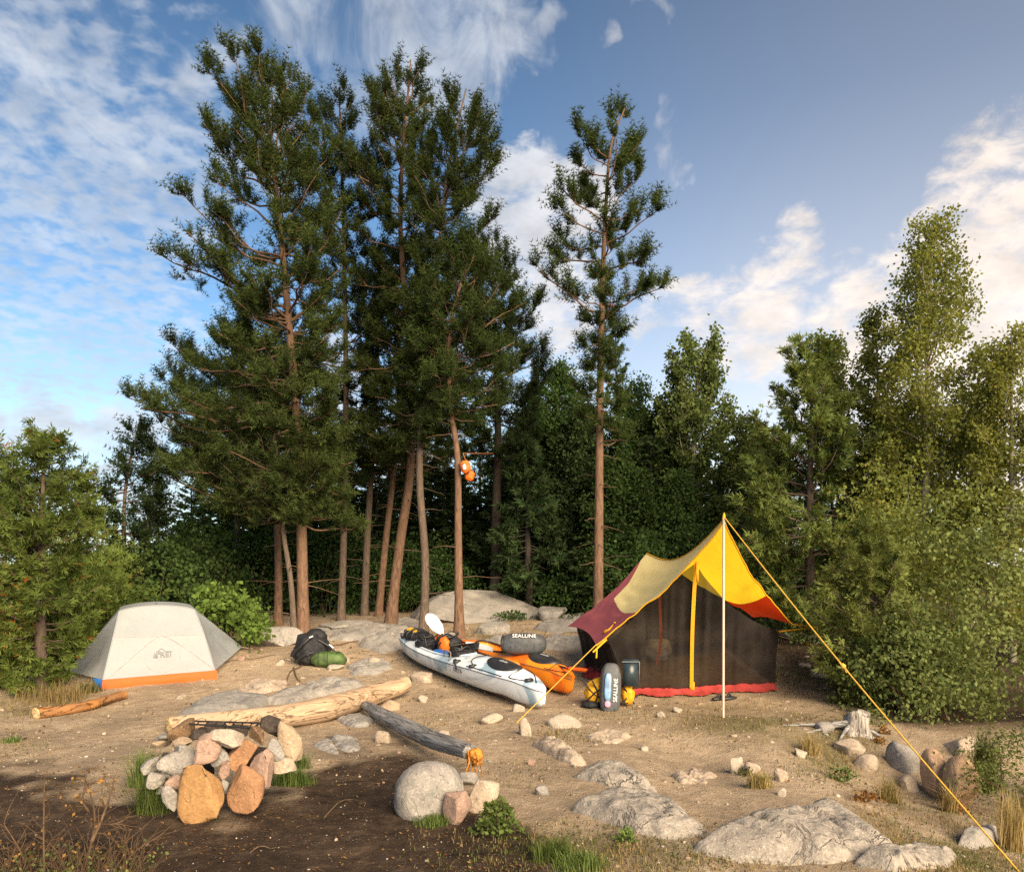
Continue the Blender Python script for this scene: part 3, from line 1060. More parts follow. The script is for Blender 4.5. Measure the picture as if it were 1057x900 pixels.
for i, (px, top, Y) in enumerate(spots):
    pr = protos[i % 4]
    x = (px - CX) * Y / FOC
    z = gz1(x, Y)
    H = (CAMZ + (HY - top) * Y / FOC - z)
    H0 = (9.0, 8.0, 10.0, 7.0)[i % 4]
    far = 'dark spruce merged into the shady wood behind the pine trunks' if px < 560 else 'dark spruce merged into the shady wood behind the yellow and burgundy tarp' if px < 720 else 'dark spruce showing in gaps behind the leafy trees right of the tarp'
    if i < 4:
        o = pr
        o.location = (x, Y, z)
        o.rotation_euler = (0, 0, g.uniform(0, 6.28))
        s = H / H0
        o.scale = (max(s, .8), max(s, .8), s)
    else:
        s = H / H0
        o = copy_tree(pr, (x, Y, z), g.uniform(0, 6.28), (max(s, .8), max(s, .8), s))
    o['label'], o['group'] = far, GS + (' left' if px < 560 else ' centre' if px < 720 else ' right')
sp_ = spruce_mesh(45, 9.4, 1.25, 95, name='spruce_tree')
sp_.location = ((636 - CX) * 19 / FOC, 19, .45)
s = (CAMZ + (HY - 333) * 19 / FOC - .45) / 9.4
sp_.scale = (s * .8, s * .8, s)
sp_['label'] = 'narrow spire topped spruce rising just behind the lone open crowned pine'

GM = 'mixed trees of the wood right of the tall pines'
for i, (px, top, hw_, Y, mt, lab) in enumerate([
        (575, 375, 34, 19.5, M_UNDER, 'dark broadleaved tree filling the wood just left of the lone pine'),
        (598, 420, 36, 17.5, M_SPRUCE, 'dark bushy tree at the foot of the lone pine'),
        (655, 395, 34, 18.5, M_UNDER, 'dark broadleaved tree in the wood just right of the lone pine'),
        (682, 420, 32, 17.8, M_BIRCH, 'leafy tree between the lone pine and the rounded birch'),
        (540, 420, 32, 20.5, M_UNDER, 'dark tree seen between the double trunk pine and the lone pine'),
        (640, 470, 40, 16.2, M_UNDER, 'low dark tree right behind the saddle of the tarp'),
        (700, 490, 36, 16.4, M_UNDER, 'low green tree behind the tarp under the rounded birch'),
        (780, 450, 34, 17.2, M_BIRCH, 'leafy tree in the gap left of the broad dense cedar')]):
    leafy('leafy_tree', lab, 'tree', [(px, 655), (px + 2, 585), (px + 1, 530), (px, top + 8)],
          [(top, px - 8, px + 8), (top + 25, px - hw_ * .55, px + hw_ * .6), (top + 60, px - hw_ * .9, px + hw_), (top + 110, px - hw_ * 1.1, px + hw_ * 1.1), (635, px - hw_, px + hw_)],
          Y, .07, 85, 900 + i, mt, M_BARK_D, ll=.075, ns=5, nl=9, group=GM, sig=.10)

# young fir in front of the wood, right of the outcrop
fir = spruce_mesh(46, 3.6, .95, 80, name='fir_tree', bare=.12)
fir.location = ((546 - CX) * 16.5 / FOC, 16.5, gz1(.36, 16.5))
fir['label'] = 'young fir with level branches at the wood edge behind the granite outcrop'
fir['category'] = 'fir tree'

leafy('birch_tree', 'rounded birch with a pale trunk rising above the yellow tarp peak', 'birch tree',
      [(712, 660), (712, 560), (716, 470), (720, 400), (722, 350)],
      [(342, 710, 736), (362, 692, 748), (395, 688, 754), (430, 684, 758), (470, 684, 764), (520, 682, 768), (570, 690, 768)],
      17, .08, 95, 51, M_BIRCH, M_BARK_P, ll=.085, ns=5, nl=6)
leafy('birch_tree', 'low birch filling the gap between the tarp peak and the broad leafy tree', 'birch tree',
      [(762, 650), (762, 560), (764, 480), (764, 430)],
      [(425, 755, 775), (450, 740, 790), (500, 730, 800), (550, 730, 800), (600, 735, 800)],
      16, .06, 60, 52, M_BIRCH, M_BARK_G, ll=.08)
cedar('cedar_tree', 'broad dense green cedar directly behind the right end of the tarp shelter', 'cedar tree',
      [(836, 690), (836, 600), (836, 500), (838, 420), (836, 358)],
      [(350, 826, 848), (380, 802, 868), (420, 784, 884), (470, 768, 902), (520, 762, 910), (570, 760, 912), (620, 770, 915), (655, 790, 915)],
      13, .10, 120, 53, M_CEDAR2, ln=(.09, .17), wd_=.022, ns=9, warm=.006, bk=M_BARK_G)
leafy('aspen_tree', 'tall aspen on the right with a slim pointed crown of loose leaves', 'aspen tree',
      [(955, 720), (952, 600), (956, 480), (958, 360), (963, 228)],
      [(222, 954, 972), (245, 938, 992), (280, 926, 1006), (310, 914, 1014), (345, 896, 1020), (385, 888, 1028), (430, 885, 1032), (480, 890, 1030), (530, 892, 1030), (580, 900, 1030)],
      12.2, .075, 88, 54, M_ASPEN, M_BARK_P, ll=.058, ns=6, nl=8, sub=7, sig=.09)
leafy('aspen_tree', 'aspen with leaves thinning against the bright sky left of the slim pointed aspen', 'aspen tree',
      [(905, 700), (905, 590), (904, 480), (906, 400), (904, 325)],
      [(318, 898, 912), (340, 888, 922), (380, 880, 930), (430, 872, 935), (500, 868, 940), (560, 870, 945)],
      12.8, .05, 60, 55, M_ASPEN, M_BARK_P, ll=.058, nl=9, sub=7)
leafy('aspen_tree', 'aspen at the right edge glowing warm in the low sun', 'aspen tree',
      [(1046, 740), (1044, 600), (1044, 480), (1044, 345)],
      [(340, 1036, 1054), (365, 1020, 1072), (410, 1010, 1086), (470, 1004, 1096), (540, 1000, 1100), (600, 1005, 1100), (660, 1010, 1100)],
      11.2, .06, 85, 56, M_ASPEN, M_BARK_P, ll=.055, nl=9, sub=7)
leafy('birch_tree', 'leafy birch filling the gap between the pointed aspen and the right edge aspen', 'birch tree',
      [(1004, 720), (1003, 600), (1002, 500), (1001, 410)],
      [(400, 994, 1010), (425, 978, 1026), (470, 966, 1040), (530, 962, 1044), (600, 964, 1044)],
      13.0, .05, 70, 58, M_ASPEN, M_BARK_P, ll=.058, nl=9, sub=7)
leafy('birch_tree', 'leafy birch between the broad dense cedar and the pointed aspen', 'birch tree',
      [(926, 720), (925, 600), (925, 510), (926, 430)],
      [(420, 918, 934), (450, 900, 950), (500, 888, 962), (560, 886, 964), (620, 890, 960)],
      13.8, .05, 70, 59, M_BIRCH, M_BARK_P, ll=.06, nl=9, sub=7)
leafy('aspen_tree', 'thin young aspen tops standing above the broad dense cedar', 'aspen tree',
      [(862, 690), (860, 560), (857, 460), (856, 350)],
      [(345, 850, 862), (370, 842, 870), (410, 838, 876), (460, 836, 880)],
      14, .04, 36, 57, M_ASPEN, M_BARK_P, ll=.075)
cedar('cedar_tree', 'feathery young cedar bush beside the yellow guy line', 'cedar tree',
      [(905, 745), (903, 660), (900, 600), (898, 545)],
      [(538, 890, 906), (560, 872, 925), (600, 858, 945), (650, 848, 960), (700, 850, 965), (735, 875, 960)],
      9.0, .05, 85, 58, M_CEDAR2, ln=(.06, .12), wd_=.013, ns=11, warm=.0, up=(5, 66))
GL = 'leafy shrubs on the right bank'
shrub('alder_shrub', 'grey green shrub hanging over the split boulder', 'shrub', on_ground(990, 790) + [0.35, 1.25, 0], .75, .6, 1.25, 61, M_ALDER, 90, 60, .05, sig=.09, group=GL)
shrub('alder_shrub', 'big leafy shrub behind the overhanging grey green shrub', 'shrub', on_ground(1010, 745) + [0.5, 1.2, 0], 1.1, .9, 2.2, 62, M_ALDER, 130, 60, .055, sig=.11, group=GL)
shrub('alder_shrub', 'tall leafy shrub between the young cedar and the right edge aspen', 'shrub', on_ground(965, 730) + [.1, 1.1, 0], .9, .8, 2.5, 63, M_ASPEN, 120, 60, .055, sig=.11, group=GL)
shrub('willow_shrub', 'bushy grey green willow at the lower right edge beyond the guy line', 'shrub', on_ground(1062, 850) + [.25, .35, 0], .55, .5, .62, 64, M_ALDER, 70, 55, .04, .2, sig=.07, group=GL)
shrub('willow_shrub', 'low willow clump between the split boulder and the right edge', 'shrub', on_ground(1100, 800) + [.9, .6, 0], .5, .45, .75, 65, M_ALDER, 70, 55, .042, .22, sig=.08, group=GL)
shrub('alder_shrub', 'shady shrub under the cedar behind the shelter corner', 'shrub', on_ground(838, 672) + [.2, .9, 0], .6, .6, .9, 66, M_ALDER, 50, 50, .06, sig=.1, group=GL)
shrub('alder_shrub', 'shrub at the foot of the young cedar above the tree stump', 'shrub', on_ground(935, 745) + [.25, .45, 0], .55, .5, .95, 67, M_ALDER, 70, 55, .05, sig=.09, group=GL)

# left side
GC = 'cedars and firs left of the white tent'
cedar('cedar_tree', 'big bright cedar at the left with a rounded top and rusty dead sprays', 'cedar tree',
      [(42, 725), (42, 620), (44, 530), (46, 448)],
      [(443, 38, 54), (465, 18, 72), (500, 2, 84), (540, -8, 98), (590, -12, 106), (640, -14, 88), (690, -14, 58), (712, -6, 48)],
      9.6, .08, 120, 71, M_CEDAR, GC, ln=(.06, .125), wd_=.016, ns=11, warm=.02)
cedar('cedar_tree', 'cedar at the far left edge reaching partly out of view', 'cedar tree',
      [(-22, 730), (-20, 620), (-15, 520), (-8, 462)],
      [(455, -14, 2), (480, -34, 18), (530, -60, 30), (600, -70, 34), (660, -70, 36), (710, -60, 30)],
      9.9, .08, 90, 72, M_CEDAR, GC, ln=(.06, .125), wd_=.016, ns=10, warm=.02)
pine('spruce_tree', 'spindly two topped spruce standing above the bushes behind the white tent',
     [(128, 660), (128, 580), (130, 500), (146, 428)],
     [(424, 142, 151), (450, 135, 158), (480, 124, 162), (510, 90, 164), (530, 98, 166), (570, 102, 168), (620, 100, 170)],
     13.5, .05, 36, 73, mat=M_PINE2, bk=M_BARK_G, up=(-5, 30), cat='spruce tree', nl=.06, nw=.016, dead=4, lift=.25, group=GC)
pine('spruce_tree', 'thin second spruce close beside the spindly two topped one', [(150, 660), (152, 560), (156, 480)],
     [(470, 151, 161), (500, 146, 168), (540, 140, 172), (600, 138, 176)], 13.8, .04, 24, 74, mat=M_PINE2, bk=M_BARK_G, up=(-5, 30), cat='spruce tree', nl=.06, nw=.016, dead=3, lift=.25, group=GC)
GU = 'bushes behind the white tent'
for i, (px, py, Y, rx, ry, h, mat, lab) in enumerate([
        (108, 650, 12.6, .7, .5, 1.35, M_CEDAR, 'green cedar bush just behind the left vestibule of the tent'),
        (165, 650, 13.2, .9, .7, 1.5, M_UNDER, 'dark green bush rising behind the tent ridge'),
        (205, 645, 14.2, .9, .7, 1.7, M_UNDER, 'tall green bush between the tent and the bright shrub'),
        (72, 660, 12.8, .8, .7, 1.9, M_CEDAR, 'cedar bush filling the gap right of the big bright cedar'),
        (52, 690, 11.4, .5, .4, .9, M_CEDAR, 'low cedar bush left of the tent tip')]):
    x = (px - CX) * Y / FOC
    shrub('cedar_bush' if 'cedar' in lab else 'leafy_bush', lab, 'bush', (x, Y, gz1(x, Y)), rx, ry, h, 80 + i, mat, 80, 46, .085 if 'cedar' in lab else .075, sig=.12, group=GU, style='spray' if 'cedar' in lab else 'leaf')
x = (233 - CX) * 12.2 / FOC
shrub('leafy_bush', 'bright yellow green shrub right of the white tent', 'bush', (x, 12.2, gz1(x, 12.2)), .62, .5, .82, 88, M_MAPLE, 75, 42, .085, .42, sig=.09)
# green understorey showing between the trunks
GB = 'understorey bushes between the pine trunks'
g = np.random.default_rng(5)
for i, (px, Y, h) in enumerate([(215, 17, 1.6), (262, 18, 2.2), (300, 18.5, 2.4), (335, 17.5, 1.9), (365, 18, 2.2), (398, 17.6, 1.3), (430, 17.5, 1.5), (455, 17, 1.1), (340, 20, 3.2), (280, 21, 3.6), (400, 21, 3.2), (545, 18, 1.1), (580, 17, 1.0), (600, 16, .9), (655, 15, 1.5), (690, 15.5, 1.8), (725, 15, 1.6), (760, 14.5, 1.6), (225, 21, 3.4), (520, 19.5, 2.0), (180, 18, 2.4)]):
    x = (px - CX) * Y / FOC
    lab = 'green understorey bush in the shade between the pine trunks' if px < 500 else 'dark understorey bush at the wood edge behind the shelter and outcrop'
    shrub('understorey_bush', lab, 'bush', (x, Y, gz1(x, Y)), .85, .7, h, 100 + i, M_UNDER, 46, 70, .075, .38, sig=.16, group=GB + (' left' if px < 500 else ' right'), stems=8)
# ---------------------------------------------------------------- stone materials
M_GRAN = stone('granite_grey', (.17, .155, .14), (.34, .31, .27), lichen=(.15, .16, .13))
M_GRANW = stone('granite_warm', (.27, .21, .155), (.46, .37, .28), lichen=(.20, .19, .14))
M_SLAB = stone('granite_slab', (.185, .165, .14), (.37, .325, .27), fleck=(.05, .045, .04), lichen=(.09, .085, .075), crack=.9, bump=1.0)
M_BACK = stone('granite_outcrop', (.17, .16, .145), (.33, .30, .265), lichen=(.21, .22, .18), crack=.6)
M_PINK = stone('granite_pink', (.22, .145, .11), (.36, .245, .185), fleck=(.10, .06, .05))
M_ORANGE = stone('sandstone_orange', (.25, .140, .060), (.39, .225, .095), fleck=(.22, .10, .03), bump=.4)
M_RUST = stone('stone_rusty', (.17, .090, .048), (.34, .185, .095), fleck=(.10, .05, .025))
M_SOOT = stone('stone_sooty', (.018, .016, .015), (.085, .065, .052), fleck=(.01, .01, .01))
M_HALF = stone('stone_scorched', (.035, .026, .022), (.27, .165, .085), fleck=(.02, .016, .014), scale=.6)
M_GREY = stone('stone_dull_grey', (.15, .14, .125), (.30, .28, .255), lichen=(.24, .25, .22))
M_TAN = stone('stone_tan', (.24, .175, .115), (.39, .30, .205), fleck=(.16, .11, .07))
M_SPLIT = stone('granite_orange_tan', (.30, .19, .11), (.48, .32, .20), fleck=(.14, .09, .06))
M_PALE = stone('stone_pale', (.27, .225, .175), (.42, .36, .285), fleck=(.2, .17, .14))


def rock(name, label, px, py, wpx, hpx, mat, seed, depth=1.0, cat='rock', group=None, bury=.25, sub=4, cuts=9, rough=.1, tilt=0, rz=None, dep=None, origin=None, Y=None, power=.66, cd=(.5, .86)):
    """Rock whose foot shows at a photo row: pixel width and height set its real size at the depth of the ground there."""
    p = on_ground(px, py) if origin is None else np.asarray(origin, float)
    sc = p[1] / FOC
    W, H = wpx * sc, hpx * sc
    D = W * depth if dep is None else dep
    full = H / (1 - bury)
    V, F = rock_shape((W, D, full), seed, sub, cuts, rough, cd, power)
    g = np.random.default_rng(seed + 999)
    V = V @ rotx(g.uniform(-.12, .12)).T
    if tilt:
        V = V @ roty(R(tilt)).T
    V = V @ rotz(g.uniform(-.35, .35) if rz is None else R(rz)).T
    zlo = V[:, 2].min()
    V[:, 2] += -zlo - full * bury
    o = p + np.array([0, D * .42, 0])
    o[2] = gz1(o[0], o[1]) if origin is None else p[2]
    # keep the visible foot at the row asked for
    mb = MB().add(V + o, F)
    ob = mb.build(name, mat, origin=o)
    return tag(ob, label, cat, group)


def ring_stone(label, cx, cy, wpx, hpx, Y, mat, seed, depth=.8, tilt=0, cuts=9, group='stones of the fire ring', rough=.09, cd=(.55, .9)):
    """Stone of the fire ring: pixel centre and size at depth Y."""
    c = at(cx, cy, Y)
    sc = Y / FOC
    V, F = rock_shape((wpx * sc * 1.06, wpx * sc * depth, hpx * sc * 1.06), seed, 4, cuts + 5, rough, cd, .6)
    V = V @ roty(R(tilt)).T
    V = V @ rotz(np.random.default_rng(seed).uniform(-.2, .2)).T
    ob = MB().add(V + c, F).build('fire_ring_stone', mat, origin=c)
    return tag(ob, label, 'stone', group)


FR = [
    ('big orange upright slab stone at the front of the fire ring', 211, 819, 50, 66, 4.85, M_ORANGE, 201, .45, 4),
    ('rusty brown rounded block standing right of the big orange slab', 254, 813, 38, 48, 4.90, M_RUST, 202, .6, -3),
    ('square pinkish stone leaning above the rusty brown block', 272, 793, 29, 40, 5.03, M_PINK, 203, .6, 8),
    ('golden brown rounded stone behind the rusty brown block', 251, 778, 34, 36, 5.12, M_RUST, 204, .8, 0),
    ('pinkish grey angular block resting on top of the orange slab', 211, 774, 32, 32, 5.0, M_PINK, 205, .8, 10),
    ('pale pink oblong stone lying on the top of the front wall', 233, 762, 39, 20, 5.05, M_PALE, 206, .7, 12),
    ('scorched brown egg shaped stone near the grate', 266, 758, 17, 22, 5.12, M_HALF, 207, 1.0, -10),
    ('sooty black wedge stone on top at the right', 281, 751, 28, 20, 5.25, M_SOOT, 208, .8, 30),
    ('tall sunlit tan stone with a pointed top at the right end', 300, 766, 23, 46, 5.2, M_TAN, 209, .7, -6),
    ('small grey knobbly stone between the square pink stone and the tall tan one', 283, 771, 20, 28, 5.15, M_GREY, 210, .8, -14),
    ('pale rounded stone at the foot of the tall tan stone', 294, 791, 20, 18, 5.15, M_GRANW, 211, .9, 0),
    ('scorched round stone half black and half tan at the left top', 190, 754, 29, 23, 5.35, M_HALF, 212, .9, -8),
    ('dark stone tucked beside the scorched round one', 205, 757, 16, 12, 5.3, M_SOOT, 213, .9, 0),
    ('small cream stone below the scorched round one', 190, 766, 20, 14, 5.2, M_TAN, 214, .9, 0),
    ('small rounded tan stone left of the cream stone', 184, 772, 11, 12, 5.2, M_TAN, 215, .9, 0),
    ('grey stone wedged under the pinkish grey angular block', 228, 781, 22, 18, 5.05, M_GREY, 216, .8, -8),
    ('large pinkish grey rock on the left flank', 184, 789, 38, 26, 5.05, M_GRAN, 217, .8, -16),
    ('blue grey rock above the large left flank rock', 191, 776, 22, 16, 5.12, M_GREY, 218, .9, 14),
    ('grey rock at the far left of the ring', 155, 791, 22, 18, 5.15, M_GRAN, 219, .9, 0),
    ('pale lichen speckled stone left of the orange slab', 162, 805, 21, 18, 4.98, M_GRAN, 220, .9, -6),
    ('pinkish brown stone between the lichen speckled stone and the orange slab', 181, 806, 19, 15, 4.95, M_PINK, 221, .9, 0),
    ('mossy upright pale stone behind the grass tuft', 177, 825, 18, 30, 4.85, M_GRAN, 222, .7, -6),
    ('small reddish stone squeezed between the two front slabs', 231, 795, 13, 20, 5.0, M_PINK, 223, .8, 0),
    ('small grey pebble at ground level between the two front slabs', 233, 812, 8, 15, 4.95, M_GREY, 224, .8, 0),
    ('brown flat stone behind the left end of the ring', 164, 768, 20, 10, 5.5, M_TAN, 225, 1.0, 0),
    ('grey flat stone stacked on the brown flat one', 169, 760, 18, 8, 5.5, M_GREY, 226, 1.0, 0),
    ('sooty stone inside the back of the fire pit', 222, 752, 22, 14, 5.65, M_SOOT, 227, .9, 0),
    ('second sooty stone inside the back, under the grate end', 247, 752, 24, 14, 5.65, M_SOOT, 228, .9, 0),
    ('dark stone low inside the fire pit at the left', 176, 783, 16, 14, 5.4, M_SOOT, 229, .9, 0),
    ('dark filler stone behind the front wall', 240, 772, 30, 22, 5.3, M_SOOT, 230, .9, 0),
    ('dark filler stone behind the left flank', 200, 795, 34, 30, 5.25, M_SOOT, 231, .9, 0),
    ('dark filler stone behind the right flank', 270, 785, 40, 30, 5.3, M_SOOT, 232, .9, 0),
    ('grey cobble low on the left flank', 168, 815, 14, 12, 5.0, M_GREY, 233, .9, 0),
    ('grey cobble between the left flank and the lichen speckled stone', 172, 797, 14, 12, 5.05, M_GRAN, 234, .9, 0),
]
for lab, cx, cy_, wp, hp, Y, m, sd_, dp, tl in FR:
    big = wp > 30
    ring_stone(lab, cx, cy_, wp, hp, Y, m, sd_, dp, tl, cuts=8 if big else 9, cd=(.47, .80) if big else (.45, .78), rough=.05)
# iron grate over the pit
gt = thing('fire_grate', 'rusty black fire grate with bent bars on top of the stone ring', 'grate', at(230, 752, 5.4))
m = plain('sooty_iron', (.02, .018, .017), .6, .4, .3, 20)
mb = MB()
for a_, b_ in [((196, 747, 5.28), (262, 751, 5.22)), ((200, 744, 5.75), (268, 746, 5.7)), ((196, 747, 5.28), (200, 744, 5.75)), ((262, 751, 5.22), (268, 746, 5.7))]:
    mb.add(*tube1(np.linspace(at(*a_), at(*b_), 6), .007, 6))
mb.build('grate_frame', m, gt)
mb = MB()
for k in range(7):
    f = (k + .6) / 7.4
    p = at(196, 747, 5.28) * (1 - f) + at(262, 751, 5.22) * f
    q = at(200, 744, 5.75) * (1 - f) + at(268, 746, 5.7) * f
    mid = (p + q) / 2 + [0, 0, -.012]
    mb.add(*tube1(smooth_path([p, mid, q], 7), .005, 5))
mb.build('grate_bars', m, gt)

# ---------------------------------------------------------------- boulders and slabs
rock('boulder', 'rounded grey speckled boulder under the weathered grey log', 440, 846, 76, 62, M_GRAN, 301, .85, cat='boulder', bury=.2, cuts=9, rough=.07, sub=5, rz=8, power=.86, cd=(.72, .95))
rock('rock', 'small pinkish block stone touching the right of the grey boulder', 473, 852, 33, 32, M_PINK, 302, .8, bury=.15, cuts=7)
rock('rock', 'wedge shaped tan rock under the rotten orange end of the grey log', 499, 838, 30, 36, M_GRANW, 303, .8, bury=.2, tilt=18)
rock('rock', 'flat stone pinched between the boulder and the grey log', 480, 812, 26, 14, M_GRAN, 304, .8, bury=.2)


def slab(label, outline, mat, h, seed, z_off=.0, cat='rock slab', tiltx=0.0, group=None, ridge=.55):
    """Bedrock slab breaking through the soil: outline in photo pixels on the ground, domed and cracked."""
    O = np.array([on_ground(a, b)[:2] for a, b in outline])
    c = O.mean(0)
    n = 96
    seg = np.vstack([O, O[:1]])
    s = np.concatenate([[0], np.cumsum(np.linalg.norm(np.diff(seg, axis=0), axis=1))])
    u = np.linspace(0, s[-1], n, endpoint=False)
    E = np.stack([np.interp(u, s, seg[:, 0]), np.interp(u, s, seg[:, 1])], 1)
    for _ in range(2):
        E = (np.roll(E, 1, 0) + 2 * E + np.roll(E, -1, 0)) / 4
    rings = 30
    V = []
    for k in range(rings):
        f = 1 - k / (rings - 1)
        X = c + (E - c) * (f ** .9)
        q = np.stack([X[:, 0] * 2.2, X[:, 1] * 2.2, np.full(n, seed * 1.7)], 1)
        prof = 1 - f ** 5
        z = gz(X[:, 0], X[:, 1], False) - .05 + (h + .05) * prof * (1 + .5 * fbm(q, 4, seed) + tiltx * (X[:, 0] - c[0])) + (.030 * fbm(q * 3, 4, seed + 5) + .030 * (.5 - np.abs(fbm(q * 5 + 3, 4, seed + 6, .6)))) * np.minimum(1, prof * 3)
        q2 = np.stack([X[:, 0] * 1.1 + X[:, 1] * .8, X[:, 1] * .25, np.full(n, seed * .37)], 1) * 3
        z -= .035 * sstep(.12, .0, np.abs(fbm(q2, 3, seed + 8))) * np.minimum(1, prof * 2)
        V.append(np.stack([X[:, 0], X[:, 1], z], 1))
    V = np.concatenate(V)
    F = grid_faces(rings, n, True)
    o = np.array([c[0], c[1], gz1(*c)])
    ob = MB().add(V, F[:, ::-1]).build('rock_slab', mat, origin=o)
    return tag(ob, label, cat, group)


slab('largest pale bedrock slab in front, with dark cracks and a hollow near its crest', [(702, 880), (735, 862), (790, 848), (840, 838), (872, 836), (900, 858), (935, 882), (905, 886), (840, 897), (760, 893)], M_SLAB, .10, 1)
slab('long tilted grey slab left of the largest bedrock slab', [(583, 838), (625, 818), (665, 816), (700, 836), (738, 862), (700, 872), (655, 862), (615, 848)], M_SLAB, .085, 2)
slab('smaller slab just uphill of the long tilted grey slab', [(586, 802), (612, 790), (640, 792), (684, 820), (660, 818), (625, 812)], M_SLAB, .07, 3)
slab('narrow pale slab poking from the dirt beside the grey log', [(546, 768), (566, 764), (590, 776), (608, 790), (596, 795), (570, 782)], M_GRANW, .08, 4)
slab('low rounded slab cut by the bottom right corner guy line', [(868, 896), (905, 884), (950, 878), (992, 884), (985, 898), (920, 905)], M_SLAB, .07, 5)
slab('small grey slab under the guy line at the lower right', [(985, 872), (1005, 860), (1032, 862), (1030, 874), (1005, 878)], M_GRAN, .10, 6)
slab('low grey bedrock behind the fire ring, nearest the white tent', [(176, 742), (200, 722), (235, 714), (270, 716), (285, 722), (260, 736), (215, 745)], M_GREY, .09, 7)
slab('flat grey bedrock alongside the pale log', [(262, 728), (290, 714), (330, 704), (372, 702), (385, 708), (340, 718), (300, 728)], M_GRAN, .09, 8)
slab('worn grey slab flush with the dark soil in front of the pale log', [(318, 770), (345, 760), (372, 762), (376, 774), (350, 782)], M_GREY, .03, 9)
slab('smooth bedrock patch between the logs', [(345, 742), (370, 735), (392, 742), (380, 752), (355, 752)], M_GREY, .04, 10)
slab('flat rocky ledge right of the black backpack', [(330, 662), (352, 651), (400, 647), (440, 650), (436, 658), (380, 664)], M_BACK, .12, 11)
slab('low pale ledge beside the bow of the white kayak', [(368, 668), (385, 655), (420, 657), (428, 668), (395, 676)], M_BACK, .12, 12)
slab('flat pale outcrop left of the tarp, upper of the two ledges', [(548, 650), (565, 640), (605, 637), (625, 642), (612, 651), (575, 654)], M_BACK, .14, 13)
slab('flat pale outcrop left of the tarp, lower of the two ledges', [(548, 668), (570, 659), (605, 657), (618, 664), (598, 671), (568, 672)], M_BACK, .10, 14)
slab('broad pale bedrock hump between the backpack and the white kayak', [(352, 690), (375, 680), (402, 680), (408, 690), (385, 698), (360, 698)], M_BACK, .05, 15)
slab('pale bedrock patch flush with the dirt behind the big orange pack roll', [(470, 668), (492, 660), (520, 662), (512, 672), (485, 674)], M_BACK, .06, 16)
slab('long pale rock rib running up the dirt right of the kayaks', [(600, 760), (625, 752), (655, 760), (640, 768), (612, 770)], M_GRANW, .03, 17)
slab('flat pale rock showing through the sandy slope in the middle', [(690, 800), (715, 790), (745, 800), (730, 810), (700, 812)], M_GRANW, .03, 18)
slab('flat pale bedrock under the tent side of the pale log', [(225, 716), (262, 700), (300, 702), (296, 712), (250, 722)], M_GRANW, .04, 19)
slab('worn bedrock between the pines and the backpack', [(318, 652), (345, 644), (372, 646), (370, 654), (335, 658)], M_BACK, .06, 20)
slab('flat ledge between the slim pine and the bow of the white kayak', [(388, 646), (420, 638), (450, 642), (446, 650), (410, 652)], M_BACK, .07, 21)
rock('boulder', 'low cream boulder between the ledges and the orange kayak', 515, 676, 36, 18, M_BACK, 311, .9, cat='boulder', bury=.3, sub=4, cuts=6)
rock('rock', 'knobbly rock patch at the foot of the granite outcrop', 505, 655, 44, 13, M_BACK, 312, .7, bury=.4)
# granite outcrop behind the kayak: a whaleback of bedrock
Yo = 15.2
cO = np.array([(500 - CX) * Yo / FOC, Yo + .9, 0])
cO[2] = gz1(cO[0], cO[1])
V, F = rock_shape((3.9, 2.4, 1.22), 305, 6, 7, .07, (.5, .85), .9)
V = V @ rotz(.1).T
V[:, 0] = np.where(V[:, 0] > 0, V[:, 0] * 1.15, V[:, 0] * .82)
V[:, 2] *= np.interp(V[:, 0], [-1.5, -.6, .4, 2.0], [1.0, 1.08, .95, .55])
ob = MB().add(V + cO - [0, 0, .10], F).build('granite_outcrop', M_BACK, origin=cO)
tag(ob, 'big smooth grey granite outcrop at the wood edge behind the kayaks', 'outcrop')
rock('boulder', 'mossy grey boulder at the wood edge right of the outcrop', 572, 642, 36, 17, M_GREY, 306, .9, cat='boulder', bury=.2)
rock('rock', 'low pale outcrop with a cracked face left of the rusty trunk', 285, 668, 46, 20, M_BACK, 307, .8, bury=.3)
rock('rock', 'flat rock right of the rusty trunk behind the backpack', 352, 652, 60, 10, M_BACK, 308, .7, bury=.4)

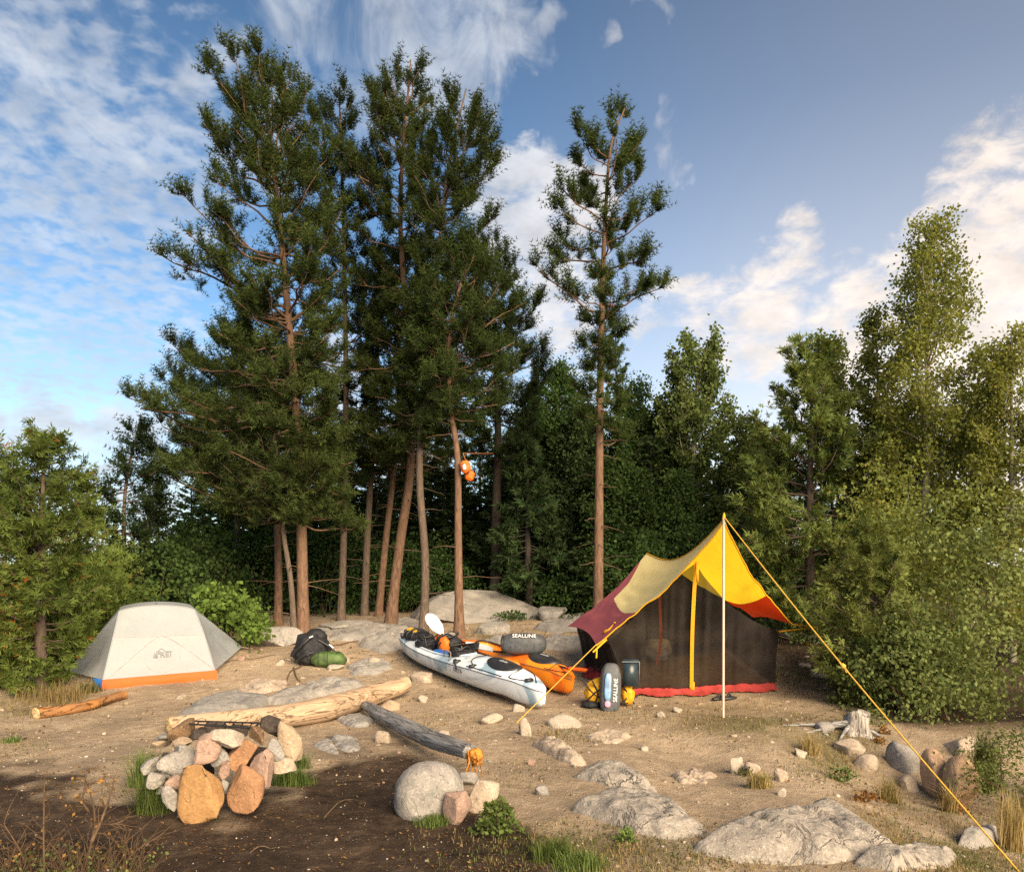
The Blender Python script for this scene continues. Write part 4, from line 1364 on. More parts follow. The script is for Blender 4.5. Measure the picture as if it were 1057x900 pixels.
# split boulder on the bank: two halves, one crack
so_ = on_ground(978, 833)
tb = thing('split_boulder', 'rounded orange tan boulder split by a wide vertical crack on the bank', 'boulder', so_)
sc = so_[1] / FOC
for nm, cx, wpx, hpx, sd_, tl in (('left_half', 964, 25, 50, 321, -3), ('right_half', 993, 32, 51, 322, 3)):
    V, F = rock_shape((wpx * sc * (.86 if cx < 970 else 1.08), 38 * sc, hpx * sc * 1.10), sd_, 4, 6, .06, (.68, .95), .8)
    V = V @ roty(R(tl)).T
    V[:, 2] += -V[:, 2].min() - hpx * sc * .12
    o = at(cx, 0, so_[1])
    yd = so_[1] + (46 if cx < 970 else 14) * sc
    o = at(cx, 0, yd)
    MB().add(V + [o[0], yd, so_[2]], F).build('boulder_half', M_SPLIT, tb)
BK = 'stones of the eroded bank'
for lab, px, py, wp, hp, mt, sd_ in [
        ('big grey stone half sunk in the bank above the split boulder', 938, 800, 34, 30, M_GRAN, 331),
        ('pale flat stone in the middle of the bank', 898, 798, 26, 14, M_GRANW, 332),
        ('pale tan stone below the stump', 882, 783, 28, 14, M_GRANW, 333),
        ('dark stone at the foot of the bank left of the split boulder', 940, 818, 22, 14, M_GRANW, 334),
        ('white pointed stone on the slope edge, above the dry yellow tuft', 762, 798, 14, 18, M_PALE, 335),
        ('pale block stone next to the white pointed stone', 778, 799, 18, 11, M_GRANW, 336),
        ('pale stone right of the dry yellow tuft', 808, 806, 16, 13, M_GRANW, 337),
        ('small pale stone lowest on the eroded slope', 808, 822, 11, 10, M_PALE, 338),
        ('pale stone on the crest of the eroded bank', 828, 783, 15, 9, M_PALE, 339),
        ('grey stone beside the stump roots', 854, 757, 20, 9, M_GRAN, 340),
        ('pinkish stone sunk among the shrub stems', 950, 706, 12, 10, M_PINK, 341),
        ('grey rock behind the split boulder under the shrub', 1000, 782, 40, 16, M_GRANW, 342)]:
    rock('bank_stone', lab, px, py, wp, hp, mt, sd_, .9, cat='stone', group=BK, bury=.42, sub=3)
GSN = 'loose stones on the trodden dirt'
for lab, px, py, wp, hp, mt, sd_ in [
        ('pale triangular stone standing at the end of the left guy line', 541, 759, 17, 20, M_PALE, 351),
        ('flat cream stone in front of the orange kayak', 584, 752, 40, 13, M_PALE, 352),
        ('flat tan stone left of the guy line end', 506, 749, 26, 10, M_GRANW, 353),
        ('grey flattish stone under the middle of the white kayak hull', 435, 704, 26, 10, M_GRANW, 354),
        ('pale stone under the near end of the white kayak', 535, 735, 14, 8, M_PALE, 355),
        ('pale stone just left of the kayak bow', 386, 687, 13, 11, M_PALE, 356),
        ('tan stone at the right end of the pale log', 402, 733, 22, 10, M_TAN, 357),
        ('flat white stone behind the pale log', 272, 714, 26, 10, M_PALE, 358),
        ('tan stone wedged against the grey log', 396, 766, 20, 14, M_GRANW, 359),
        ('pale stone half way along the far side of the grey log', 456, 766, 18, 10, M_GRANW, 360),
        ('small white stone between the tent and the backpack', 288, 687, 10, 6, M_PALE, 361),
        ('small pinkish stone right of the tent stake', 247, 682, 10, 6, M_PINK, 362),
        ('cream stone left of the kayak between pale log and bow', 436, 725, 10, 7, M_PALE, 363),
        ('white chip of stone in front of the red skirt', 682, 741, 12, 6, M_PALE, 364),
        ('second white chip of stone in front of the red skirt, nearer the pole', 700, 736, 11, 6, M_PALE, 365),
        ('small white stone on the sandy slope below the shelter', 666, 776, 9, 6, M_PALE, 366),
        ('pale stone right of the shelter corner', 847, 700, 20, 7, M_GRANW, 367),
        ('pale stone behind the pale stone at the shelter corner', 832, 690, 12, 5, M_GRANW, 368),
        ('pale pinkish stone near the grass by the boulder', 548, 790, 9, 7, M_PINK, 369),
        ('small grey stone beside the long tilted slab', 560, 822, 16, 10, M_GREY, 370),
        ('pale chip of stone before the white tent', 184, 722, 12, 4, M_PALE, 371),
        ('pale stone left of the ledge by the kayak bow', 352, 684, 18, 6, M_GRANW, 372),
        ('tan stone in front of the green sack', 345, 692, 18, 5, M_PALE, 373),
        ('light stone between the kayak and the granite outcrop', 462, 662, 20, 8, M_BACK, 374)]:
    rock('loose_stone', lab, px, py, wp, hp, mt, sd_, .9, cat='stone', group=GSN, bury=.32, sub=3, cuts=10)
g = np.random.default_rng(404)
k = 0
while k < 64:
    px, py = g.uniform(150, 900), g.uniform(655, 830)
    if (px < 340 and py > 735) or (py > 790 and px < 560) or (600 < px < 805 and py < 725) or (400 < px < 600 and 650 < py < 735):
        continue
    wp = g.uniform(3, 7.5)
    p = on_ground(px, py)
    sc = p[1] / FOC
    V, F = rock_shape((wp * sc, wp * sc * g.uniform(.7, 1.1), wp * sc * g.uniform(.35, .6)), 500 + k, 2, 8, .1)
    V = V @ rotz(g.uniform(0, 6)).T
    mt = (M_PALE, M_GRANW, M_PINK, M_GRAN, M_TAN)[k % 5]
    lab = 'small loose stone among the many scattered on the trodden dirt'
    tag(MB().add(V + p, F).build('small_stone', mt, origin=p), lab, 'stone', 'small stones scattered on the dirt')
    k += 1

# ---------------------------------------------------------------- logs and stump
def wood(name, dark, light, axis_scale=(3, 40, 40), crack=True, grey=None):
    t = NT(name)
    mp = t.n('ShaderNodeMapping', _Scale=axis_scale)
    t.put(mp.inputs[0], t.coord())
    f = t.noise(mp.outputs[0], 1.0, 6, .6, .5)
    f2 = t.noise(t.coord(), 3.5, 5, .6)
    col = t.ramp(f, [(.3, dark), (.62, light)])
    mc = t.n('ShaderNodeMapping', _Scale=tuple(a_ * .42 for a_ in axis_scale))
    t.put(mc.inputs[0], t.coord())
    ckw = t.math('ABSOLUTE', t.math('SUBTRACT', t.noise(mc.outputs[0], 1.0, 5, .6, .9), .5))
    ckl = t.maprange(ckw, .004, .022, 1, 0)
    if grey:
        col = t.mix(t.maprange(f2, .42, .62), col, c4(grey))
    col = t.mix(t.math('MULTIPLY', ckl, .75), col, tuple(a_ * .35 for a_ in dark) + (1,))
    b = t.n('ShaderNodeBsdfPrincipled', _Roughness=.8)
    b.inputs['Specular IOR Level'].default_value = .2
    t.put(b.inputs['Base Color'], col)
    bp = t.n('ShaderNodeBump', _Strength=.7, _Distance=.02)
    t.put(bp.inputs['Height'], t.math('SUBTRACT', f, t.math('MULTIPLY', ckl, .5)))
    t.put(b.inputs['Normal'], bp.outputs[0])
    return t.out(b)


def log(name, label, path, rad, mat, seed, cat='log', cap=None, group=None, rough=.07, sides=28, k=60, groove=0.0, children=()):
    """Log along +X of its own frame (so the grain follows it)."""
    path = np.asarray(path, float)
    o = path[0].copy()
    ax = unit(path[-1] - path[0])
    Xa, Ya = ax, unit(np.cross([0, 0, 1], ax))
    Za = np.cross(Xa, Ya)
    M = np.stack([Xa, Ya, Za], 1)
    loc = (path - o) @ M
    P = smooth_path(loc, k)
    rr = np.interp(np.linspace(0, 1, k), np.linspace(0, 1, len(rad)), rad)
    a = np.arange(sides) * 2 * PI / sides
    V = np.zeros((k, sides, 3))
    V[:, :, 0] = P[:, 0:1]
    nz = fbm(np.stack([np.repeat(P[:, 0] * 2.2, sides), np.tile(np.cos(a) * 1.4, k), np.tile(np.sin(a) * 1.4, k)], 1) + seed, 5, seed).reshape(k, sides)
    r2 = rr[:, None] * (1 + rough * nz * 2)
    if groove:
        ga = 1.9 + .35 * np.sin(P[:, 0] * 1.7)
        r2 = r2 * (1 - groove * np.exp(-((np.angle(np.exp(1j * (a[None] - ga[:, None])))) / .13) ** 2) * sstep(.03, .3, np.linspace(0, 1, k))[:, None])
    V[:, :, 1] = P[:, 1:2] + r2 * np.cos(a)
    V[:, :, 2] = P[:, 2:3] + r2 * np.sin(a)
    mb = MB().add(V.reshape(-1, 3), grid_faces(k, sides, True)[:, ::-1])
    root = bpy.data.objects.new(name, None)
    COL.objects.link(root)
    root.matrix_world = Matrix(np.vstack([np.hstack([M, o[:, None]]), [0, 0, 0, 1]]).tolist())
    ORIG[root.name] = np.zeros(3)
    tag(root, label, cat, group)
    mb.build('bark' if cap else 'wood', mat, root)
    for e, sgn in ((0, -1), (k - 1, 1)):
        C = V[e].mean(0)
        rings = [V[e], C + (V[e] - C) * .93 + [sgn * .008, 0, 0], C + (V[e] - C) * .5 + [sgn * .012, 0, 0], C + (V[e] - C) * .02 + [sgn * .012, 0, 0]]
        MB().add(np.concatenate(rings), grid_faces(4, sides, True) if sgn < 0 else grid_faces(4, sides, True)[:, ::-1]).build('cut_end', cap or mat, root)
    return root, M, o


M_WPALE = wood('peeled_wood', (.17, .090, .042), (.50, .36, .235), (1.3, 22, 22), grey=(.36, .26, .17))
M_WCUT = wood('cut_wood', (.32, .20, .09), (.58, .42, .22), (8, 20, 20))
M_WGREY = wood('weathered_wood', (.07, .066, .062), (.34, .325, .305), (2.2, 34, 34))
M_WORANGE = wood('orange_bark', (.10, .042, .016), (.42, .19, .055), (6, 18, 18), grey=(.26, .13, .055))
M_ROT = wood('rotten_wood', (.30, .10, .02), (.55, .24, .04), (12, 14, 14))

p0, p1, p2 = on_ground(196, 762), on_ground(310, 752), on_ground(384, 730)
p3 = on_ground(416, 722)
log('peeled_log', 'thick pale barkless log lying behind the fire ring', [p0 + [-.25, .12, .10], p1 + [0, .12, .13], p2 + [0, .10, .13], p3 + [.02, .12, .16]], [.075, .10, .125, .125, .115, .10], M_WPALE, 3, cap=M_WCUT, rough=.06)
q0, q1, q2 = on_ground(377, 738), on_ground(428, 772), on_ground(482, 806)
log('weathered_log', 'weathered grey log split lengthwise, propped on stones beside the boulder', [q0 + [0, .02, .10], q1 + [.02, .0, .13], q2 + [.02, .05, .20]], [.055, .072, .078, .075, .06], M_WGREY, 5, rough=.07, groove=.5)
# rotten orange end with hanging splinters: part of the grey log's far end, kept as its child
lg = bpy.data.objects['weathered_log']
e = np.array(lg.matrix_world.inverted() @ Vector(q2 + [.05, .02, .18]))
mb = MB()
V, F = blob(e + [.03, 0, 0], (.075, .05, .06), None, 4, .5, 3.5, 4)
mb.add(V, F)
for k in range(9):
    d = rng.normal(0, .03, 3)
    mb.add(*tube1(smooth_path([e + d, e + d + [.02, 0, -.08], e + d * 1.5 + [.01, 0, -.22 + rng.uniform(0, .1)]], 6), np.linspace(.010, .003, 6), 5))
mb.build('rotten_end', M_ROT, lg)
f0, f1, f2 = on_ground(37, 742), on_ground(85, 735), on_ground(127, 722)
log('firewood_log', 'short orange barked firewood log lying in front of the white tent', [f0 + [0, 0, .05], f1 + [0, .02, .052], f2 + [0, .02, .055]], [.058, .055, .057, .05, .05], M_WORANGE, 9, cap=M_WCUT, rough=.13)
s0, s1 = on_ground(795, 660), on_ground(835, 668)
log('fallen_log', 'grey fallen trunk behind the right corner of the shelter', [s0 + [0, .4, .12], s1 + [.2, .2, .08]], [.1, .08], M_WGREY, 12)
M_STUMP = wood('stump_grain', (.09, .08, .07), (.40, .36, .31), (40, 40, 3))
# tree stump with roots
st = on_ground(886, 757)
sc = st[1] / FOC
root = thing('tree_stump', 'pale weathered tree stump with splayed roots on the bank', 'stump', st)
a = np.arange(32) * 2 * PI / 32
rows = []
for k in range(14):
    f = k / 13
    r = (.115 + .08 * (1 - f) ** 3) * (1 + .16 * np.sin(a * 5 + f) * (1 - f * .5) + .1 * fbm(np.stack([np.cos(a) * 2, np.sin(a) * 2, np.full(32, f * 3)], 1), 3, 8))
    rows.append(np.stack([r * np.cos(a) + .03 * f, r * np.sin(a) + .08, np.full(32, -.05 + f * .23) + .03 * f * np.sin(a * 2)], 1))
rows.append(rows[-1] * [.6, .6, 1] + [0, .03, .01])
rows.append(rows[-1] * [.02, .02, 1] + [0.02, .07, -.01])
MB().add(np.concatenate(rows) + st, grid_faces(16, 32, True)[:, ::-1]).build('stump_wood', M_STUMP, root)
for k, (dx, dy) in enumerate([(-.55, -.05), (-.30, -.22), (-.75, .12), (.25, -.15)]):
    e = st + [dx, dy, 0]
    m_ = st + [dx * .5, dy * .4 + .04, 0]
    P = smooth_path([st + [dx * .1, .05, .10], m_ + [0, 0, gz1(m_[0], m_[1]) - st[2] + .04], [e[0], e[1], gz1(e[0], e[1]) - .01]], 10)
    MB().add(*tube1(P, np.linspace(.028, .006, 10), 8)).build('root', M_WGREY, root)
# ---------------------------------------------------------------- shared camp materials
M_BLACK = plain('black_nylon', (.022, .022, .025), .65, .3, .3, 30, bump=.3)
M_BLKPL = plain('black_plastic', (.025, .025, .028), .45, .5, .2, 20)
M_YELN = plain('yellow_nylon', (.72, .36, .015), .6, .3, .15, 18, bump=.3)
M_ORN = plain('orange_nylon', (.82, .15, .012), .55, .3, .15, 14, bump=.3)
M_BLUEN = plain('blue_nylon', (.02, .16, .52), .55, .35, .2, 14, bump=.3)
M_ROPE = plain('yellow_rope', (.62, .36, .055), .8, .2, .15, 60)
M_STRAP = plain('orange_strap', (.72, .36, .02), .7, .2, .1, 40)
M_WHITE = plain('white_print', (.72, .72, .70), .5, .3, .05, 20)
M_GREYN = plain('grey_nylon', (.075, .080, .085), .55, .4, .2, 20, bump=.25)


def text_mb(txt, size, M, o, extr=.0015):
    """Lettering as mesh: M columns = right, up, normal; o = centre."""
    cu = bpy.data.curves.new('lettering', 'FONT')
    cu.body, cu.size, cu.align_x, cu.align_y, cu.extrude = txt, size, 'CENTER', 'CENTER', extr
    ob = bpy.data.objects.new('lettering', cu)
    COL.objects.link(ob)
    bpy.context.view_layer.update()
    me = bpy.data.meshes.new_from_object(ob.evaluated_get(bpy.context.evaluated_depsgraph_get()))
    V = np.array([v.co[:] for v in me.vertices])
    F3, F4 = [], []
    me.calc_loop_triangles()
    F3 = np.array([tr.vertices[:] for tr in me.loop_triangles])
    bpy.data.objects.remove(ob)
    bpy.data.curves.remove(cu)
    bpy.data.meshes.remove(me)
    return V @ np.asarray(M, float).T + np.asarray(o, float), F3


# ================================================================ white dome tent
FL, FRr = np.array([-5.10, 9.72]), np.array([-3.97, 10.28])
c0 = (FL + FRr) / 2
tu = unit(np.append(FRr - FL, 0))
tv = np.array([-tu[1], tu[0], 0])
tz0 = gz1(*c0) + .01
tent = thing('dome_tent', 'small white two person dome tent with an orange band along its foot', 'tent', (c0[0], c0[1], tz0))


def tp(u, v, z):
    p = np.array([c0[0], c0[1], 0]) + tu * u + tv * v
    g0 = gz1(p[0], p[1])
    base = tz0 + (g0 - tz0) * max(0, 1 - z / 1.0)
    return np.array([p[0], p[1], base + z])


M_FLY = fabric('white_fly', (.42, .435, .45), .40, .04, 5, .5, (.62, .62, .61), .25)
M_FLYG = fabric('grey_fly', (.46, .50, .52), .50, .05, 5, .5, (.56, .59, .60), .3)
M_BAND = fabric('orange_band', (.85, .12, .015), .25, .06, 6, .55)
M_SEAM = plain('grey_seam', (.42, .38, .37), .7, .2, .1, 30)
hw, tw = .66, .475
A0, B0 = tp(-hw, 0, .11), tp(hw, 0, .11)
A1, B1 = tp(-.55, .24, .59), tp(.545, .24, .57)     # shoulder line
A2, B2 = tp(-.485, .42, .905), tp(.44, .42, .90)    # front hubs
A3, B3 = tp(-.47, 1.72, .90), tp(.47, 1.72, .90)    # rear hubs
A4, B4 = tp(-hw, 2.15, .08), tp(hw, 2.15, .08)
T2, T3 = tp(-.02, .46, .98), tp(0, 1.68, .97)
SL, SR = tp(-1.12, 1.30, .04), tp(1.22, 1.72, .06)
dn = np.array([0, 0, -1.0])
fn = -tv


def arch(p, q, lift, n=24):
    f = np.linspace(0, 1, n)[:, None]
    return p * (1 - f) + q * f + np.array([0, 0, 1]) * lift * (4 * f * (1 - f)) ** .8


def loft(c_a, c_b, n=14, sag=0.0, sdir=None, wr=.0, seed=0, fr=6):
    f = np.linspace(0, 1, n)[:, None, None]
    P = c_a[None] * (1 - f) + c_b[None] * f
    k = c_a.shape[0]
    b = (4 * f * (1 - f)) * (4 * np.linspace(0, 1, k) * (1 - np.linspace(0, 1, k)))[None, :, None]
    if sdir is None:
        sdir = unit(np.cross(P[-1, k // 2] - P[0, k // 2], P[n // 2, -1] - P[n // 2, 0]))
    P = P + sdir * b * sag
    if wr:
        P = P + np.asarray(sdir) * (fbm(P.reshape(-1, 3) * fr, 3, seed).reshape(n, k, 1) * wr * np.minimum(1, b * 2))
    return P.reshape(-1, 3), grid_faces(n, k)


line = lambda p, q, n=24: np.linspace(p, q, n)
fly = MB()
fly.add(*loft(line(A0, B0), line(A1, B1), 16, -.02, fn, .012, 3, 7))
fly.build('fly_front_panel', M_FLY, tent)
up = MB()
ar2 = arch(A2, B2, .07)
up.add(*loft(line(A1, B1), ar2, 12, -.015, fn, .008, 4))
ar3 = arch(A3, B3, .06)
up.add(*loft(ar2, ar3, 16, -.05, [0, 0, 1], .008, 5))
up.add(*loft(ar3, line(A4, B4), 16, -.03, tv, .01, 6))
up.build('fly_roof', M_FLYG, tent)
for nm, e0, e1, e2, r2, r4, S in (('left', A0, A1, A2, A3, A4, SL), ('right', B0, B1, B2, B3, B4, SR)):
    v = MB()
    n = 24
    edge = smooth_path([e0, e1, e2], n)
    out = S
    stk = edge * .02 + out * .98
    sd = -tu if nm == 'left' else tu
    v.add(*loft(edge, stk, 18, -.10, sd, .022, 7, 5))
    top = line(e2, r2, n)
    v.add(*loft(top, top * .02 + out * .98, 18, -.10, unit(sd + [0, 0, .6]), .016, 8, 5))
    rear = smooth_path([r2, (r2 + r4) / 2 + sd * .04, r4], n)
    v.add(*loft(rear, rear * .02 + out * .98, 18, -.08, sd, .016, 9, 5))
    v.build('vestibule', M_FLYG, tent)
    mb = MB()
    mb.add(*tube1(np.array([out + sd * -.02, out + sd * .10 + [0, 0, -.03], out + sd * .16 + [0, 0, -.09]]), .006, 5))
    mb.build('stake_loop', plain('pale_webbing', (.62, .42, .34), .7, .2), tent)
# orange foot band
bnd = MB()
a0, b0 = tp(-hw - .01, -.03, -.01), tp(hw + .03, -.03, -.01)
bnd.add(*loft(line(a0, b0, 30), line(A0 + fn * .006, B0 + fn * .006 + tu * .02, 30), 6, .012, fn, .010, 12, 9))
bnd.add(*loft(line(b0, tp(hw, .5, -.01), 10), line(B0 + fn * .006 + tu * .02, tp(hw - .01, .45, .10), 10), 6, .01, tu, .006, 13, 9))
bnd.build('orange_band', M_BAND, tent)
tb_ = MB()
t0 = tp(-hw - .01, -.0, .10)
tb_.add(*patch(t0 + [.0, 0, .02], t0 - tu * .10 + tv * .10 + [0, 0, .02], tp(-hw - .03, .0, -.02), tp(-hw + .01, -.03, -.02), 6, 6, .004))
tb_.build('blue_corner_tab', fabric('blue_tab', (.02, .16, .50), .2), tent)
# seams and door zip arcs, 3 mm proud of the panel
smm = MB()


def on_front(fu, fz, off=.004):
    """Point of the lower front panel: fu -1..1 across, fz 0..1 up to the shoulder line."""
    L_ = A0 * (1 - fz) + A1 * fz
    R_ = B0 * (1 - fz) + B1 * fz
    f = (fu + 1) / 2
    b = (4 * fz * (1 - fz)) * (4 * f * (1 - f))
    return L_ * (1 - f) + R_ * f + fn * (off - .02 * b)


smm.add(*tube1([on_front(u, 1.0, .003) for u in np.linspace(-1, 1, 20)], .0045, 5))
smm.add(*tube1([on_front(-.93 + .93 * s_, 1 - (1 - s_) ** 1.25, .006) for s_ in np.linspace(0.0, 1, 24)], .0055, 5))
smm.add(*tube1([on_front(1.0 - .95 * s_, .03 + .97 * (1 - (1 - s_) ** 1.45), .006) for s_ in np.linspace(0.0, 1, 24)], .0055, 5))
smm.build('door_zip', M_SEAM, tent)
smm = MB()
smm.add(*tube1([on_front(.05 + .34 * math.cos(a_), .42 + .36 * math.sin(a_), .004) for a_ in np.linspace(PI * .95, PI * 2.1, 24)], .003, 4))
smm.build('pocket_seam', M_SEAM, tent)
pol = MB()
for e0, e1, e2 in ((A0, A1, A2), (B0, B1, B2)):
    pol.add(*tube1(smooth_path([e0, e1, e2], 16) + fn * .002, .006, 6))
pol.add(*tube1(ar2 + [0, 0, .003], .006, 6))
pol.add(*tube1(line(T2 + [0, 0, -.005], T3, 12) + np.array([0, 0, -.0]), .005, 6))
pol.build('pole_sleeve', M_FLY, tent)
Mf = np.stack([tu, unit(A1 - A0 + B1 - B0), np.cross(tu, unit(A1 - A0 + B1 - B0))], 1)
lo = MB()
ctr = on_front(.04, .50, .010)
lo.add(*text_mb('REI', .105, Mf, ctr + tu * .045))
# mountain-and-tree emblem before the letters
up_ = Mf[:, 1]


def tri(c, w_, h_):
    return np.array([c - tu * w_ / 2, c + tu * w_ / 2, c + up_ * h_])


for (dx, w_, h_, dz) in [(-.085, .05, .075, -.035), (-.062, .030, .105, -.035), (-.03, .045, .055, .02)]:
    lo.add(tri(ctr + tu * dx + up_ * dz, w_, h_), [[0, 1, 2]])
lo.add(*tube1([ctr + tu * (-.05 + .17 * f) + up_ * (.045 + .045 * math.sin(min(1, f * 2) * PI)) for f in np.linspace(0, 1, 10)], .003, 4))
lo.build('logo', plain('grey_logo', (.17, .18, .18), .6), tent)

# ================================================================ tarp shelter
P = at(747, 536.5, 8.25)
base = on_ground(746.5, 741)
Rr_ = at(667.5, 571, 11.9)
L1, L2 = at(615.5, 666, 9.0), at(585.5, 646.5, 11.3)
F1 = at(818, 644.5, 9.5)
F2 = np.array([3.75, 12.0, .80])
shelter = thing('tarp_shelter', 'yellow and burgundy tarp pitched on a pole over dark bug mesh walls', 'tarp shelter', base)
M_TY = fabric('tarp_yellow', (.90, .54, .030), .58, .08, 4, .5, (1.0, .70, .03), .4)
M_TC = fabric('tarp_pale_yellow', (.97, .80, .36), .18, .05, 4, .45, (1.0, .76, .25), .2)
M_TB = fabric('tarp_burgundy', (.38, .10, .115), .15, .08, 4, .5, (.50, .08, .05), .2)
M_TR = fabric('tarp_red', (.36, .035, .012), .50, .08, 4, .5, (.52, .040, .006), .2)


def ridge(n):
    f = np.linspace(0, 1, n)[:, None]
    r = P * (1 - f) + Rr_ * f
    r[:, 2] -= .245 * np.sin(f[:, 0] * PI)
    return r


def hem(a, b, n, dip, side):
    f = np.linspace(0, 1, n)[:, None]
    h = a * (1 - f) + b * f
    return h + side * (np.sin(f * PI) * dip)


N, K = 40, 44


def wing(low_a, low_b, dipf, dipr, doff=0.0):
    """Tarp half: ridge above, low edge below, both hems cut in curves."""
    rd = ridge(N)
    u = np.linspace(0, 1, N)[:, None, None]
    v = np.linspace(0, 1, K)[None, :, None]
    lowe = np.linspace(low_a, low_b, N)
    lowe = lowe + (rd.mean(0) - lowe.mean(0)) * (np.sin(np.linspace(0, 1, N) * PI)[:, None] * .05)
    S = rd[:, None, :] * (1 - v) + lowe[:, None, :] * v
    bl = 4 * v * (1 - v)
    S = S + np.array([0, 0, -1.0]) * bl * (.05 + .03 * np.sin(u * PI)) 
    # hems curve inwards: pull the ends towards the middle
    yv = unit(Rr_ - P)
    S = S + yv * bl * dipf * (1 - u) ** 3 - yv * bl * dipr * u ** 3
    S = S - np.array([0, 0, 1.0]) * (doff * (1 - u) ** 2 * np.sin(PI * v ** .6))
    w_ = fbm(np.concatenate([np.broadcast_to(u * 2.2, (N, K, 1)), np.broadcast_to(v * 7, (N, K, 1)), np.zeros((N, K, 1))], 2).reshape(-1, 3), 3, 5).reshape(N, K, 1)
    S = S + np.array([0, 0, 1]) * w_ * .045 * bl
    return S


WL = wing(L1, L2, .18, .30, .12)
WR = wing(F1, F2, .16, .30)
uu, vv = np.meshgrid(np.linspace(0, 1, N), np.linspace(0, 1, K), indexing='ij')
# colour split: the yellow of the ridge ends in a rounded edge on the left wing and a band on the right
vsplit = .60 + .03 * np.cos(uu * 8)
vl = np.where(uu < .86, .635 - .10 * (np.clip((uu - .2) / .66, 0, 1)) ** 2.2, .635 - .10 - .44 * np.clip((uu - .86) / .14, 0, 1) ** .6)


def split_wing(S, lim):
    """Two grids that share the curved colour edge exactly."""
    out = []
    kk = 26
    f0 = np.linspace(0, 1, kk)[None]
    for vv2 in (f0 * lim[:, None], lim[:, None] + f0 * (1 - lim[:, None])):
        x = np.clip(vv2 * (K - 1), 0, K - 1.0001)
        i = x.astype(int)
        f = (x - i)[..., None]
        r = np.arange(N)[:, None]
        out.append(((S[r, i] * (1 - f) + S[r, np.minimum(i + 1, K - 1)] * f).reshape(-1, 3), grid_faces(N, kk)))
    return out


(yl, bl_) = split_wing(WL, vl[:, 0])
(yr, rr_) = split_wing(WR, np.full(N, .66) + .02 * np.sin(np.linspace(0, 6, N)))
MB().add(*yl).build('pale_yellow_panel', M_TC, shelter)
MB().add(*bl_).build('burgundy_panel', M_TB, shelter)
MB().add(*yr).build('yellow_panel', M_TY, shelter)
MB().add(*rr_).build('red_panel', M_TR, shelter)
hemb = MB()
hemb.add(*tube1(WL[0], .008, 6)).add(*tube1(WR[0], .008, 6)).add(*tube1(ridge(30), .009, 6))
hemb.build('hem', M_STRAP, shelter)
# pole, tips and ties
MB().add(*tube1(np.linspace(base - [0, 0, .04], P + [0, 0, .03], 8), .0135, 10)).build('pole', plain('pale_pole', (.50, .40, .31), .35, .5, .08, 10), shelter)
MB().add(*tube1(np.array([P + [0, 0, .0], P + [0.004, 0, .05], P + [.006, 0, .075]]), [.018, .014, .004], 8)).build('pole_tip', M_STRAP, shelter)
MB().add(*tube1(np.linspace(Rr_ * [1, 1, 0] + [0, 0, gz1(Rr_[0], Rr_[1]) - .05], Rr_, 6), .0135, 8)).build('pole', M_BLKPL, shelter)
# emblem on the burgundy panel
i0, j0 = 5, int(.86 * K)
pe = WL[i0, j0]
e1 = unit(WL[i0 + 2, j0] - WL[i0, j0])
e2 = unit(WL[i0, j0] - WL[i0, j0 + 2])
nn_ = np.cross(e2, e1)
nn_ = nn_ if nn_[2] > 0 else -nn_
mb = MB()
em = [(-.10, .06), (-.07, .085), (-.03, .03), (.03, .07), (.09, .105), (.05, .055), (.0, .0), (-.05, -.03), (-.03, .01), (-.06, .05)]
mb.add(*tube1(smooth_path([pe + e1 * a_ + e2 * b_ + nn_ * .012 for a_, b_ in [(-.03, -.05), (-.06, .0), (-.02, .05), (.05, .09)]], 12), np.linspace(.016, .004, 12), 6))
mb.add(*tube1(smooth_path([pe + e1 * a_ + e2 * b_ + nn_ * .012 for a_, b_ in [(-.03, -.05), (.02, -.04), (.05, -.01)]], 8), np.linspace(.014, .005, 8), 6))
mb.add(*blob(pe + e1 * .09 + e2 * .12 + nn_ * .012, (.016, .016, .010), None, 2, 0))
mb.build('emblem', M_STRAP, shelter)

# bug mesh walls
t = NT('bug_mesh')
d = t.n('ShaderNodeBsdfDiffuse')
wv_ = t.n('ShaderNodeTexNoise', _Scale=3.0, _Detail=3)
t.put(wv_.inputs['Vector'], t.coord())
t.put(d.inputs[0], t.ramp(wv_.outputs[0], [(.3, (.020, .017, .016)), (.7, (.040, .034, .030))]))
tr = t.n('ShaderNodeBsdfTransparent')
lw_ = t.n('ShaderNodeLayerWeight', _Blend=.35)
mx = t.n('ShaderNodeMixShader')
t.put(mx.inputs[0], t.maprange(lw_.outputs['Facing'], 0, .8, .26, .03))
t.put(mx.inputs[1], d)
t.put(mx.inputs[2], tr)
M_MESH = t.out(mx)
gA = on_ground(647, 717)
gB = on_ground(800, 712)
gD = on_ground(604, 692)
gC = np.array([3.25, 11.9, gz1(3.25, 11.9)])
apex = at(718, 581, 8.95)
tA, tB = at(628, 664, 9.25), at(803, 652, 9.85)
tD = np.array([L2[0] + .12, L2[1] - .15, L2[2] + .01])
tC = np.array([3.3, 11.7, .85])


